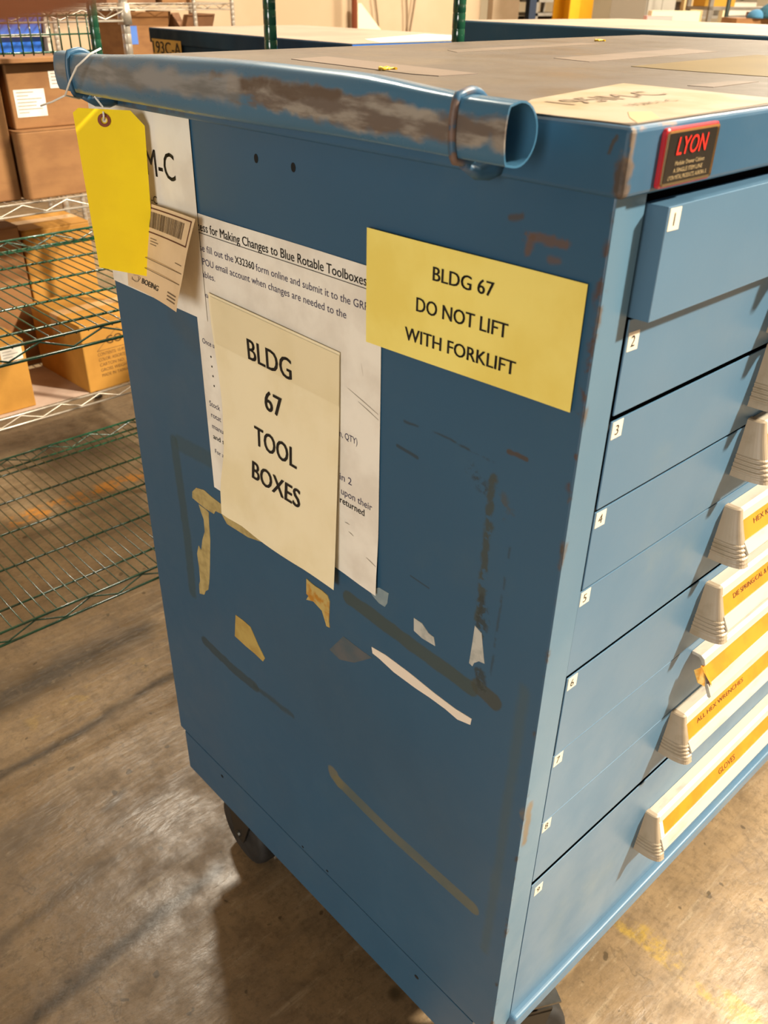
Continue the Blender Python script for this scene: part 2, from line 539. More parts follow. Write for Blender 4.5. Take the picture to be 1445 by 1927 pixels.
MS = paint('blue_stile_lit_paint', [dict(pts=[(0, 0, 1.29), (0, 0, 0.30)], r=0.0028, soft=0.002, rag=0.006, rs=50, k=0.9, hole=0.57, hs=26, col='#584a3c'), dict(pts=[(0.006, -0.001, 0.715), (0.008, -0.001, 0.66)], r=0.005, soft=0.003, rag=0.006, rs=60, k=0.8, col='#7d6a4c')], dirt=0.12, base='#55768c')  # lighter copy of the body paint: light on the front put into colour
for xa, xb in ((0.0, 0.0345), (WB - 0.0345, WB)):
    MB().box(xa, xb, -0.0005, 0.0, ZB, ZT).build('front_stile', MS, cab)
# near-black sheet: painted shade behind the drawer fronts
MB().box(0.035, WB - 0.035, 0.035, 0.05, ZB + 0.013, ZT - 0.005).build('bay_shade_sheet', M_dark, cab)
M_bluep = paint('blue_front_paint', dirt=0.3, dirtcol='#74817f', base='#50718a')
M_rail = paint('blue_rail_paint', dirt=0.2)
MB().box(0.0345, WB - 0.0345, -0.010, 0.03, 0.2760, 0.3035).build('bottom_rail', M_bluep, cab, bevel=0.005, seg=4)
MB().box(0.0008, WB - 0.0008, 0.030, DB - 0.012, 0.198, ZB - 0.0034).build('base_channel', M_body, cab, bevel=0.001)
MB().box(0.02, WB - 0.02, 0.05, DB - 0.006, 0.19, 0.198).build('base_plate', M_dark, cab)
MB().box(0.004, WB - 0.004, 0.034, DB - 0.016, ZB - 0.004, ZB + 0.002).build('seam_shadow_plate', M_dark, cab)

# lid with its worn corner
lm = [
    dict(pts=[(-0.01, -0.01, 1.2945), (-0.0095, -0.0095, 1.312)], r=0.0065, soft=0.002, rag=0.006, rs=90, k=0.95, col='#5f4f40', col2='#463a30'),
    dict(pts=[(-0.01, -0.01, 1.312), (-0.008, -0.01, 1.3346)], r=0.004, soft=0.002, rag=0.005, rs=90, k=0.9, col='#74604a', col2='#4f4238', hole=0.42),
    dict(pts=[(-0.01, 0.0, 1.327), (-0.01, 0.004, 1.320)], r=0.002, soft=0.001, rag=0.004, rs=120, k=0.9, col='#3f3a33'),
    dict(pts=[(-0.01, -0.01, 1.3346), (0.04, -0.01, 1.3346)], r=0.002, soft=0.0015, rag=0.004, rs=60, k=0.8, hole=0.52, hs=60, col='#8a6a50'),
    dict(pts=[(-0.01, 0.62, 1.300), (-0.01, 0.50, 1.301)], r=0.006, soft=0.003, rag=0.01, k=0.5, hole=0.5, col='#4a3f38'),
]
MB().box(-0.010, WB + 0.010, -0.010, DB + 0.010, ZL0, ZL1).build('lid', paint('blue_lid_paint', lm, dirt=0.15), cab, bevel=0.0035, seg=3)
t = NT('grey_lid_liner')
c = t.mix(t.ramp(t.noise(3, 6, rough=0.65), 0.35, 0.7), lin('#52483f'), lin('#5e5449'))
c = t.mix(t.ramp(t.noise(24, 6, (0.5, 1, 1), rough=0.7), 0.6, 0.75, 0, 0.5), c, lin('#6e6458'))
c = t.mix(t.ramp(t.noise(11, 6), 0.6, 0.72, 0, 0.5), c, lin('#403931'))
M_top = t.finish(c, t.ramp(t.noise(10, 5), 0.3, 0.7, 0.42, 0.6), 0, t.noise(120, 3), 0.0004, 0.4)
MB().box(-0.0055, WB + 0.0055, -0.0055, DB + 0.0055, ZL1 - 0.001, ZL1 + 0.0007).build('lid_liner', M_top, cab)
ZP = ZL1 + 0.0007
M_patch = mat('pale_tape_patch', '#6e5f53', 0.55, col2='#64574a', scale=14)
M_patch2 = mat('yellowed_film', '#7c6d50', 0.3, col2='#72644a', scale=9)


def flat(pts, th, z=ZP):
    return MB().slab([(x, y, z) for x, y in pts], (0, 0, th))


for n_, pts, mm, th in (
        ('tape_patch', [(0.448, 0.401), (0.774, 0.425), (0.756, 0.357), (0.431, 0.337)], M_patch, 0.0004),
        ('film_patch', [(0.410, 0.268), (0.734, 0.288), (0.62, 0.12), (0.405, 0.106), (0.403, 0.217)], M_patch2, 0.0005),
        ('tape_patch', [(0.256, 0.110), (0.328, 0.110), (0.346, 0.091), (0.26, 0.088)], M_patch, 0.0004),
        ('tape_patch', [(0.174, 0.56), (0.237, 0.572), (0.199, 0.300), (0.148, 0.303), (0.143, 0.335)], M_patch, 0.0006),
        ('tape_patch', [(0.455, 0.583), (0.778, 0.604), (0.781, 0.567), (0.432, 0.544)], M_patch, 0.0004)):
    o = flat(pts, th).build(n_, mm, cab)
    if n_ == 'film_patch':
        o['label'] = 'large yellowed film patch stuck on the lid'

# drawers
DT = [1.2851, 1.204, 1.1272, 1.0442, 0.9640, 0.8665, 0.7638, 0.6640, 0.5663]
XL = [0.0405, 0.0397, 0.0388, 0.0376, 0.0352, 0.0368, 0.0366, 0.0366, 0.0366]
YF = [-0.015, -0.0006, -0.0006, -0.0004, 0.0, -0.001, -0.0002, 0.0, -0.0004]
HB = [1.223, 1.143, 1.070, 0.9945, 0.894, 0.793, 0.690, 0.603, 0.419]
HH = [0.056, 0.056, 0.056, 0.055, 0.057, 0.060, 0.060, 0.058, 0.062]
gapx = [0.002, 0.0006, 0.0040, 0.0018, 0.0014, 0.0022, 0.0016, 0.0010, 0.0062]
STRIP_TXT = ['', '', '', '', 'HEX KEYS & SOCKETS', 'DIE SPRING/CAL & BIT SETS', '', 'ALL HEX WRENCHES', 'GLOVES']
XH0, XH1 = 0.2925, WB - 0.285
for i in range(9):
    zt = DT[i] - gapx[i]
    zb = (DT[i + 1] + 0.0006) if i < 8 else 0.3042
    yf = YF[i]
    x0 = XL[i]
    x1 = WB - 0.0385
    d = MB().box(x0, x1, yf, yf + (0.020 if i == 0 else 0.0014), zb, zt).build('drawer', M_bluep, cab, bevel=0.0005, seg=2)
    # number label (sub-part): card plus printed figure
    lx, lz = x0 + (0.0022 if i < 8 else 0.0075), zt - (0.010 if i in (1, 8) else 0.0012)
    m = MB()
    Pf = lambda u, v, yy=yf: (u, yy - 0.0005, v)
    tilt = random.uniform(-0.0006, 0.0006)
    m.slab([(lx, yf, lz), (lx + 0.0138, yf, lz + tilt), (lx + 0.0138, yf, lz - 0.0148 + tilt), (lx, yf, lz - 0.0148)], (0, -0.0003, 0))
    write(m, str(i + 1), Pf, lx + 0.0064, lz - 0.0118, 0.0085, align='C', mi=1)
    m.build('number_label', [mat('number_label_paper', '#e0d2ba', 0.7), M_black], d)
    # handle: extruded channel with a recess for the strip
    hb, hh = HB[i], HH[i]
    prof = [(0, hh), (-0.012, hh), (-0.0165, hh - 0.003), (-0.0195, hh - 0.011), (-0.0175, hh - 0.0115), (-0.0255, hh - 0.034), (-0.0275, hh - 0.0335), (-0.0350, 0.012), (-0.0335, 0.0085),
            (-0.031, 0.009), (-0.024, hh - 0.036), (-0.014, hh - 0.009), (-0.010, hh - 0.004), (0, hh - 0.004)]
    xs = 0.3005 if i == 6 else XH0
    m = MB().loft([[(x, yf + py, hb + pz) for py, pz in prof] for x in (xs, XH1)])
    h = m.build('handle', M_white_rail, d, bevel=0.0004, seg=1)
    m = MB()
    sa, sb = Vector((0, yf - 0.0178, hb + hh - 0.0113)), Vector((0, yf - 0.0260, hb + hh - 0.0342))

    def Pst(u, v, sa=sa, sb=sb):
        q = sb + (sa - sb) * v
        return Vector((u, q.y, q.z))
    sx = XH0 + (0.0105 if i == 8 else 0.001)
    if i == 6:
        m.add([Pst(XH1, 1.0), Pst(xs + 0.002, 1.0), Pst(xs - 0.004, 1.02) + Vector((0, 0.002, 0)), Pst(xs - 0.001, 0.5) + Vector((0, -0.002, 0)), Pst(xs + 0.004, -0.1) + Vector((0, -0.0045, 0)), Pst(xs + 0.008, 0.0) + Vector((0, -0.002, 0)), Pst(XH1, 0.0)], [(0, 1, 2, 3, 4, 5, 6)])
        o = m.build('label_strip', M_orange, d)
        o['label'] = 'loose orange strip curling out of the broken handle end'
        m = MB()
        pp = [Pst(xs - 0.004, 1.0), Pst(xs - 0.012, 0.85) + Vector((0, 0.006, 0)), Pst(xs - 0.011, 0.2) + Vector((0, 0.004, 0)), Pst(xs - 0.002, -0.12) + Vector((0, 0.001, 0)), Pst(xs - 0.001, 0.5) + Vector((0, -0.001, 0))]
        m.slab(pp, (0, 0.0006, 0)).build('tape_scrap', M_amber_tape, d)
    else:
        m.slab([Pst(sx, 0), Pst(XH1, 0), Pst(XH1, 1), Pst(sx, 1)], (0, 0.0006, 0.0002))
        m.build('label_strip', M_orange, d)
    if STRIP_TXT[i]:
        m = MB()
        up = (sa - sb).length
        off = Vector((0, -0.0004, 0))
        if i == 8:
            write(m, 'GLOVES', lambda u, v: Pst(u, v) + off, 0.447, 0.28, 0.36, w=0.046)
        else:
            write(m, STRIP_TXT[i], lambda u, v: Pst(u, v) + off, 0.318, 0.50, 0.24, w=0.115)
        m.build('printed_text', mat('brown_print', '#553708', 0.7), d)
    if i == 8:
        m = MB()
        m.slab([Pst(XH0 + 0.003, 0), Pst(XH0 + 0.0105, 0), Pst(XH0 + 0.0105, 1), Pst(XH0 + 0.003, 1)], (0, 0.0007, 0))
        m.build('strip_backing', M_paper, d)
    # end caps: ribbed quarter cones
    for side in (0, 1):
        if i == 6 and side == 0:
            continue
        loops = []
        K = 56
        for k in range(K + 1):
            tt = k / K
            z = hb + hh + 0.0015 - tt * (hh + 0.0045)
            fl = tt ** 1.25
            rib = 0.0
            if 0.62 < tt < 0.90:
                rib = 0.0009 * (1 if int((tt - 0.62) / 0.036) % 2 == 0 else -0.3)
            wdt = 0.0065 + 0.0095 * fl + rib
            dep = 0.0165 + 0.0215 * fl + rib
            if tt > 0.93:
                dep -= 0.001
            if k == 0:
                wdt *= 0.75; dep *= 0.85
            lp = []
            nn = 9
            for q in range(nn + 1):
                a = (q / nn) * math.pi / 2
                lp.append((wdt * math.cos(a) ** 0.6, -dep * math.sin(a) ** 0.75, z))
            lp.append((-0.0012, -dep, z))
            lp.append((-0.0012, 0, z))
            loops.append([((XH0 + 0.001 - a_) if side == 0 else (XH1 - 0.001 + a_), yf + b_, c_) for a_, b_, c_ in lp])
        MB().loft(loops, sm=False).build('handle_cap', M_cream_plastic, d)

# name plate on the lid front: frame, panel, raised letters
x0, x1, z0, z1 = 0.0245, 0.0895, 1.2955, 1.3315
yp = -0.0102


def rrect(x0, x1, z0, z1, r, y, n=4):
    out = []
    for cx_, cz_, a0 in ((x1 - r, z1 - r, 0), (x0 + r, z1 - r, 90), (x0 + r, z0 + r, 180), (x1 - r, z0 + r, 270)):
        for k in range(n + 1):
            a = math.radians(a0 + 90 * k / n)
            out.append((cx_ + r * math.cos(a), y, cz_ + r * math.sin(a)))
    return out


pl_ = MB()
pl_.loft([rrect(x0, x1, z0, z1, 0.003, yp), rrect(x0, x1, z0, z1, 0.003, yp - 0.0025), rrect(x0 + 0.001, x1 - 0.001, z0 + 0.001, z1 - 0.001, 0.0025, yp - 0.0032), rrect(x0 + 0.0022, x1 - 0.0022, z0 + 0.0022, z1 - 0.0022, 0.002, yp - 0.0032)], caps=True)
plate = pl_.build('name_plate', mat('red_enamel', '#b3202c', 0.25, spec=0.7), cab)
plate['label'] = 'red and black metal name plate with raised red letters'
MB().loft([rrect(x0 + 0.0015, x1 - 0.0015, z0 + 0.0015, z1 - 0.0015, 0.002, yp - 0.0030), rrect(x0 + 0.0015, x1 - 0.0015, z0 + 0.0015, z1 - 0.0015, 0.002, yp - 0.0042), rrect(x0 + 0.0038, x1 - 0.0038, z0 + 0.0034, z1 - 0.0034, 0.001, yp - 0.0036)]).build('plate_rim', mat('brass_rim', '#c9a677', 0.25, 1.0), plate)
MB().slab(rrect(x0 + 0.0036, x1 - 0.0036, z0 + 0.0032, z1 - 0.0032, 0.001, yp - 0.0036), (0, -0.0003, 0)).build('plate_field', mat('black_enamel', '#201c18', 0.3), plate)
Pp = lambda u, v: (u, yp - 0.0046, v)
m = MB()
write(m, 'LYON', Pp, 0.0375, 1.3152, 0.0106, w=0.037, shear=0.15)
m.build('raised_letters', mat('red_letters', '#e02a20', 0.35), plate)
m = MB()
Pp2 = lambda u, v: (u, yp - 0.0042, v)
for s_, u_, v_, w_ in (('Modular Drawer Cabinet', 0.057, 1.3088, 0.036), ('A SINGLE ITEM LINE', 0.056, 1.3044, 0.036), ('LYON METAL PRODUCTS, AURORA, IL', 0.057, 1.3002, 0.048)):
    m = MB()
    write(m, s_, Pp2, u_, v_, 0.0026, w=w_, align='C')
    m.build('plate_print', mat('tan_print', '#a9936c', 0.4), plate)

# holes and screws in the side
m = MB()
holes = []
for y, z, a, b in ((0.3927, 1.2679, 0.0032, 0.0042), (0.3362, 1.2672, 0.0034, 0.0042), (0.5971, 0.2669, 0.0035, 0.003), (0.1296, 0.2629, 0.004, 0.003), (0.375, 0.298, 0.0025, 0.0018), (0.317, 0.2995, 0.0025, 0.0018)):
    MB().slab([(-0.0003 if z > 0.2907 else 0.0004, y + a * math.cos(k * math.pi / 6), z + b * math.sin(k * math.pi / 6)) for k in range(12)], (0.0004, 0, 0)).build('screw_hole', M_dark, cab)


# scraps of old tape on the side
def scrap(name, pts, mm, th=0.0006, label=None):
    o = MB().slab([(0.0, y, z) for y, z in pts], (-th, 0, 0)).build(name, mm, cab)
    if label: o['label'] = label
    return o


scrap('tape_scrap', [(0.5843, 0.8275), (0.5728, 0.8383), (0.5534, 0.843), (0.5374, 0.8406), (0.5144, 0.839), (0.4863, 0.8412), (0.4504, 0.8338), (0.4394, 0.83), (0.4289, 0.8226), (0.4574, 0.8156), (0.4761, 0.8149), (0.504, 0.8135), (0.5149, 0.8237), (0.5295, 0.8218), (0.5342, 0.815), (0.5546, 0.8142), (0.5731, 0.8156), (0.5862, 0.8171)], M_tan_tape, label='tan tape strip lying across')
scrap('tape_scrap', [(0.5716, 0.8133), (0.5548, 0.8129), (0.5476, 0.8113), (0.55, 0.7921), (0.5511, 0.767), (0.5591, 0.7222), (0.5651, 0.6928), (0.5713, 0.6719), (0.5797, 0.6645), (0.5845, 0.6556), (0.5976, 0.6506), (0.5962, 0.668), (0.592, 0.6757), (0.5904, 0.7009), (0.5914, 0.7242), (0.5845, 0.7406), (0.5787, 0.7357), (0.5719, 0.7569), (0.5633, 0.7736), (0.5625, 0.7937), (0.5677, 0.8035)], M_tan_tape, 0.0004, 'tan tape strip hanging down')
scrap('tape_scrap', [(0.3393, 0.8148), (0.3308, 0.8132), (0.3236, 0.8126), (0.3123, 0.8132), (0.3012, 0.8116), (0.2973, 0.805), (0.2995, 0.7746), (0.2983, 0.7661), (0.304, 0.765), (0.3058, 0.7697), (0.3119, 0.7833), (0.3275, 0.788), (0.3409, 0.7833), (0.3367, 0.7909), (0.3405, 0.7922)], M_amber_tape, 0.001, 'torn amber tape corner below the sheets')
scrap('tape_scrap', [(0.504, 0.6656), (0.4855, 0.6665), (0.4693, 0.6654), (0.463, 0.6571), (0.4537, 0.644), (0.4393, 0.6286), (0.4448, 0.6196), (0.4633, 0.6216), (0.4853, 0.6216), (0.5114, 0.6237)], mat('ochre_tape', '#b39a55', 0.6, col2='#a68a48', scale=30), 0.0006, 'ochre kite shaped tape scrap')
scrap('tape_scrap', [(0.2255, 0.7823), (0.203, 0.7849), (0.1667, 0.7841), (0.1272, 0.7808), (0.0989, 0.78), (0.0764, 0.7822), (0.0774, 0.7732), (0.0945, 0.768), (0.1121, 0.7701), (0.135, 0.7702), (0.1559, 0.7689), (0.1893, 0.7692), (0.2134, 0.7735), (0.2238, 0.7741)], mat('white_tape', '#e2d5c4', 0.6), 0.0006, 'long thin white torn paper strip')
scrap('tape_scrap', [(0.1624, 0.8597), (0.151, 0.8596), (0.1412, 0.8528), (0.1337, 0.852), (0.1312, 0.8422), (0.1499, 0.841), (0.1616, 0.8437)], M_grey_tape, label='small grey tape scrap')
scrap('tape_scrap', [(0.0829, 0.8969), (0.0743, 0.8932), (0.0684, 0.8648), (0.0673, 0.8604), (0.0741, 0.8591), (0.0798, 0.8532), (0.0815, 0.848), (0.0859, 0.8493), (0.084, 0.8752)], M_grey_tape, label='upright pale grey tape scrap near the corner')
scrap('tape_scrap', [(0.2307, 0.8574), (0.2152, 0.869), (0.2005, 0.8696), (0.2022, 0.8558), (0.2058, 0.8489), (0.2149, 0.8486), (0.224, 0.8523)], mat('clear_tape', '#7d8f96', 0.35, col2='#8f9c9e', scale=60), 0.0003, 'clear tape piece under the white sheet')
scrap('tape_scrap', [(0.3003, 0.7313), (0.274, 0.7676), (0.2409, 0.7662), (0.2242, 0.7671), (0.2552, 0.7398), (0.282, 0.7276)], M_film, 0.0002, 'grubby brownish film scrap')

# bumper tube along the lid's left edge: a dented pipe, hollow, D shaped
tm = [
    dict(pts=[(-0.066, 0.02, 1.327), (-0.066, 0.20, 1.331), (-0.066, 0.33, 1.336)], r=0.0115, soft=0.003, rag=0.010, rs=40, k=0.95, hole=0.36, hs=30, hstretch=(1, 0.35, 1.5), col='#63554a', col2='#938a7e', cs=60),
    dict(pts=[(-0.064, 0.20, 1.338), (-0.064, 0.36, 1.340)], r=0.005, soft=0.002, rag=0.008, rs=40, k=0.85, col='#574739', hole=0.42, hstretch=(1, 0.35, 1)),
    dict(pts=[(-0.066, 0.33, 1.334), (-0.066, 0.66, 1.329)], r=0.010, soft=0.005, rag=0.009, rs=30, k=0.8, hole=0.36, hs=25, hstretch=(1, 0.25, 1.5), col='#6c655b', col2='#8d8780', cs=50),
    dict(pts=[(-0.058, 0.63, 1.309), (-0.058, 0.40, 1.3065)], r=0.0028, soft=0.002, rag=0.003, k=0.8, col='#a79f5a'),
]
M_tube = paint('blue_tube_sheen_paint', tm, dirt=0.2, rough=0.24, base='#3d6884')  # base lightened to stand in for overhead sheen on the pipe


def dsec(y, s=1.0, cx_=None, cz_=None):
    """section of the pipe at depth y: flattened towards the outside (-x)"""
    mid = srt(y, 0.08, 0.2) * (1 - srt(y, 0.45, 0.62))
    hz = 0.0188 + 0.0042 * mid + 0.0006 * math.sin(y * 23)
    hx = 0.0175 + 0.0008 * math.sin(y * 17)
    czz = 1.3272 + 0.003 * mid + 0.0012 * math.sin(y * 9)
    cxx = -0.0465
    out = []
    for k in range(28):
        a = 2 * math.pi * k / 28
        x, z = math.cos(a), math.sin(a)
        if x < -0.35:
            x = -0.35 - (abs(x) - 0.35) * (0.30 + 0.35 * mid)
            x -= 0.22
        out.append((cxx + x * hx * s, y, czz + z * hz * s))
    return out


YT0, YT1 = 0.046, 0.668
ys = [YT0 + (YT1 - YT0) * k / 24 for k in range(25)]
m = MB()
m.loft([dsec(y) for y in ys], caps=False, sm=True)
inner = [dsec(y, 0.93) for y in ys]
m.loft([l[::-1] for l in inner], caps=False, sm=True)
for y, rev in ((YT0, 0), (YT1, 1)):
    m.loft([dsec(y), dsec(y, 0.93)], caps=False)
tube_o = m.build('bumper_tube', M_tube, cab)
tube_o['label'] = 'dented blue pipe scraped to bare metal'
M_ring = paint('blue_ring_paint', [dict(pts=[(-0.07, 0.085, 1.345), (-0.07, 0.085, 1.30)], r=0.02, soft=0.01, rag=0.01, k=0.9, hole=0.46, hs=70, col='#533d30', col2='#6e5546')], dirt=0.2)
for y in (0.088, 0.632):
    m = MB()
    sec = dsec(y, 1.10)
    pts = [Vector(p) for p in sec]
    m.tube(pts + [pts[0]], 0.0028, 8, caps=False)
    m.tube([(-0.050, y, 1.3055), (-0.034, y + 0.002, 1.2985), (-0.018, y + 0.004, 1.2975), (-0.0075, y + 0.004, 1.301)], [0.003, 0.0045, 0.006, 0.0065], 8)
    m.build('ring_clamp', M_ring, tube_o)

# casters
for cx_, cy_, rz in ((0.063, 0.606, math.radians(88)), (0.135, 0.055, math.radians(-28)), (1.03, 0.60, 0.1), (1.03, 0.10, -0.2)):
    M = Matrix.Translation((cx_, cy_, 0)) @ Matrix.Rotation(rz, 4, 'Z')
    m = MB()
    m.box(-0.05, 0.05, -0.04, 0.04, 0.186, 0.19, M=M)
    cst = m.build('caster', M_steel, cab)
    m = MB()
    m.cyl(M @ Vector((-0.012, 0, 0.186)), M @ Vector((-0.012, 0, 0.160)), 0.03, 18)
    m.box(-0.038, 0.045, -0.030, 0.030, 0.150, 0.160, M=M)
    for sy in (-0.030, 0.0265):
        m.loft([[M @ Vector(p) for p in ((-0.038, sy + d_, 0.155), (0.045, sy + d_, 0.155), (0.028, sy + d_, 0.056), (0.0, sy + d_, 0.056))] for d_ in (0, 0.0035)])
    m.cyl(M @ Vector((0.014, -0.034, 0.07)), M @ Vector((0.014, 0.034, 0.07)), 0.007, 10)
    m.build('fork', mat('dark_fork_steel', '#4a4640', 0.45, 0.8), cst)
    m = MB()
    rr = [(0.058, -0.023), (0.067, -0.020), (0.070, -0.011), (0.070, 0.011), (0.067, 0.020), (0.058, 0.023), (0.02, 0.024), (0.012, 0.024), (0.012, -0.024), (0.02, -0.024)]
    loops = []
    for k in range(33):
        a = 2 * math.pi * k / 32
        loops.append([M @ Vector((0.014 + r_ * math.cos(a), w_, 0.07 + r_ * math.sin(a))) for r_, w_ in rr])
    m.loft(loops, caps=False, sm=True)
    m.build('wheel', M_rubber, cst)

# ------------------------------------------------------------------ PAPERS ON THE SIDE
NOISE = [(random.random() * 6.28, random.uniform(4, 11), random.uniform(4, 11)) for _ in range(4)]


def wob(y, z, k=1.0):
    return k * sum(math.sin(a + y * b * 3 + z * c_ * 3) for a, b, c_ in NOISE) / 4


def side_thing(name, label, cat, loc, group=None):
    return thing(name, label, cat, loc, group=group)


# white sheet with the big letters, top left
g = 'papers fixed to the cabinet side'
root = side_thing('paper_sheet', 'white paper sheet under the lid, half hidden behind the yellow tag', 'paper', (0, 0.61, 1.085), g)
Pm = lambda u, v: (-0.0014 - 0.0003 * (1 + wob(u, v)) * srt(v, 1.29, 1.20) , u, v)
m = MB()
sheet(m, Pm, 0.7205, 0.5035, 1.083, 1.2915)
m.build('page', M_paper, root)
m = MB()
Pt = lambda u, v: (Pm(-u, v)[0] - 0.0003, -u, v)
write(m, '195IM-C', Pt, -0.5402, 1.2268, 0.0275, w=0.118, align='R', bold=0.008)
m.build('large_lettering', M_black, root)
m = MB()
write(m, '195IM-1-C', Pt, -0.5851, 1.197, 0.0082, align='R', w=0.055)
m.build('small_lettering', M_black, root)

# process sheet
root = side_thing('paper_sheet', 'large white instruction sheet with an underlined title and small print', 'paper', (0, 0.37, 0.859), g)


def Pr(u, v):
    return (-0.0006 - 0.0005 * (1 + wob(u, v)) * srt(u, 0.50, 0.45) - 0.003 * srt(v, 0.95, 0.86) * srt(u, 0.30, 0.22), u, v)


m = MB()
sheet(m, Pr, 0.5265, 0.2165, 0.859, 1.2005, 12, 14)
m.build('page', M_paper, root)
Pt = lambda u, v: (Pr(-u, v)[0] - 0.0003, -u, v)
m = MB()
write(m, 'Process for Making Changes to Blue Rotable Toolboxes', Pt, -0.5262, 1.1830, 0.0089, w=0.2905, bold=0.012)
m.build('bold_print', M_black, root)
m = MB()
bar(m, Pt, -0.5262, 1.1802, -0.2354, 1.1809, n=8)
m.build('underline', M_black, root)
m = MB()
write(m, 'Please fill out the', Pt, -0.5262, 1.1615, 0.0072, w=0.084)
m.build('small_print', M_ink_soft, root)
m = MB()
write(m, 'X32360', Pt, -0.4392, 1.1615, 0.0074, w=0.0335, bold=0.012)
m.build('bold_print', M_black, root)
m = MB()
write(m, 'form online and submit it to the GRP', Pt, -0.4030, 1.1612, 0.0072, w=0.1698)
m.build('small_print', M_ink_soft, root)
m = MB()
write(m, 'POU email account when changes are needed to the', Pt, -0.5033, 1.1468, 0.0072, w=0.240)
m.build('small_print', M_ink_soft, root)
m = MB()
write(m, 'rotables.', Pt, -0.5206, 1.1330, 0.0068, w=0.0395)
m.build('small_print', M_ink_soft, root)
m = MB()
write(m, 'In Tota', Pt, -0.5211, 1.1108, 0.0052, w=0.0235)
m.build('small_print', M_ink_soft, root)
for y, z in ((0.5074, 1.1002), (0.5071, 1.0884), (0.5057, 1.0408), (0.5056, 1.0289), (0.5051, 1.0171), (0.5046, 1.0051)):
    m = MB()
    write(m, '•', Pt, -y, z - 0.0036, 0.0072)
    m.build('bullet', M_black, root)
m = MB()
write(m, 'Once u', Pt, -0.5197, 1.0535, 0.0062, w=0.0245)
m.build('small_print', M_ink_soft, root)
m = MB()
write(m, 'Stock', Pt, -0.5177, 0.9755, 0.0068, w=0.0225)
m.build('small_print', M_ink_soft, root)
m = MB()
write(m, 'rotat', Pt, -0.5163, 0.961, 0.0066, w=0.021)
m.build('small_print', M_ink_soft, root)
m = MB()
write(m, 'manu', Pt, -0.5164, 0.946, 0.0066, w=0.0235)
m.build('small_print', M_ink_soft, root)
m = MB()
write(m, 'and s', Pt, -0.5163, 0.932, 0.0066, w=0.0235, bold=0.012)
m.build('bold_print', M_black, root)
m = MB()
write(m, 'For an', Pt, -0.5155, 0.9125, 0.0056, w=0.0235)
m.build('small_print', M_ink_soft, root)
m = MB()
write(m, 'n, QTY)', Pt, -0.2752, 1.0236, 0.0068, w=0.027)
m.build('small_print', M_ink_soft, root)
m = MB()
write(m, 'in 2', Pt, -0.2754, 0.9745, 0.0078, w=0.0185)
m.build('small_print', M_ink_soft, root)
m = MB()
write(m, 'upon their', Pt, -0.2735, 0.9580, 0.0078, w=0.0474)
m.build('small_print', M_ink_soft, root)
m = MB()
write(m, 'returned', Pt, -0.2755, 0.9468, 0.0078, w=0.038, bold=0.014)
m.build('bold_print', M_black, root)
# pencil scuffs at the right edge
for a, b in (((0.262, 1.079), (0.219, 1.066)), ((0.247, 1.070), (0.2185, 1.0605)), ((0.243, 1.11), (0.240, 1.098)), ((0.268, 0.926), (0.2605, 0.926)), ((0.233, 0.899), (0.2175, 0.895)), ((0.262, 0.917), (0.254, 0.915))):
    m = MB()
    m.add([Pt(-a[0], a[1]), Pt(-b[0], b[1]), Pt(-b[0], b[1] + 0.0004), Pt(-(a[0] + b[0]) / 2, (a[1] + b[1]) / 2 + 0.0008), Pt(-a[0], a[1] + 0.0003)], [(0, 1, 2, 3, 4)])
    m.build('pencil_scuff', mat('pencil_grey', '#8b8171', 0.7), root)

# tool boxes sheet
root = side_thing('paper_sheet', 'cream paper sheet reading BLDG 67 TOOL BOXES taped over the white one', 'paper', (0, 0.38, 0.84), g)


def Ptb(s, v):
    """s 0..1 from the left (far) edge to the right (near) edge, v 0..1 from bottom to top"""
    yl = 0.4915 + 0.0028 * v - 0.010 * srt(v, 0.1, 0.35) * (1 - srt(v, 0.5, 0.95))
    yr = 0.2765 - 0.0055 * v
    y = yl + (yr - yl) * s
    z = 0.8405 + (1.1185 - 0.8405) * v - 0.003 * s * (1 - v) - 0.006 * s * v
    curl = 0.010 * (1 - v) ** 2 * (0.35 + 0.65 * math.sin(min(s * 1.3, 1) * math.pi * 0.75)) + 0.007 * (1 - srt(s, 0, 0.22)) * (1 - srt(v, 0.05, 0.6))
    return Vector((-0.0032 - 0.0010 * (1 + wob(y, z)) * (1 - v) - curl, y, z))


m = MB()
sheet(m, Ptb, 0, 1, 0, 1, 16, 18)
m.build('page', M_cream, root)
Ptt = lambda u, v: Ptb((0.4925 + u) / 0.219, (v - 0.837) / 0.278) + Vector((-0.0009, 0, 0))
m = MB()
write(m, 'BLDG', Ptt, -0.4234, 1.0612, 0.0228, w=0.0757, bold=0.02)
m.build('printed_word', M_black, root)
m = MB()
write(m, '67', Ptt, -0.3990, 1.0120, 0.0228, w=0.0312, bold=0.02)
m.build('printed_word', M_black, root)
m = MB()
write(m, 'TOOL', Ptt, -0.4238, 0.9612, 0.0228, w=0.080, bold=0.02)
m.build('printed_word', M_black, root)
m = MB()
write(m, 'BOXES', Ptt, -0.4310, 0.9150, 0.0222, w=0.0945, bold=0.02)
m.build('printed_word', M_black, root)
m = MB()
sheet(m, lambda s, v: Ptb(s, 0.80 + 0.20 * v) + Vector((-0.0006, 0, 0)), 0.02, 1.0, 0, 0.95, 6, 3)
o = m.build('tape_strip', mat('yellowish_clear_tape', '#e8dab4', 0.35, col2='#e2d3aa', scale=10), root)
o['label'] = 'wide clear tape along the top edge'

# yellow notice
root = side_thing('paper_notice', 'yellow paper notice reading DO NOT LIFT WITH FORKLIFT', 'sign', (0, 0.12, 1.135), g)


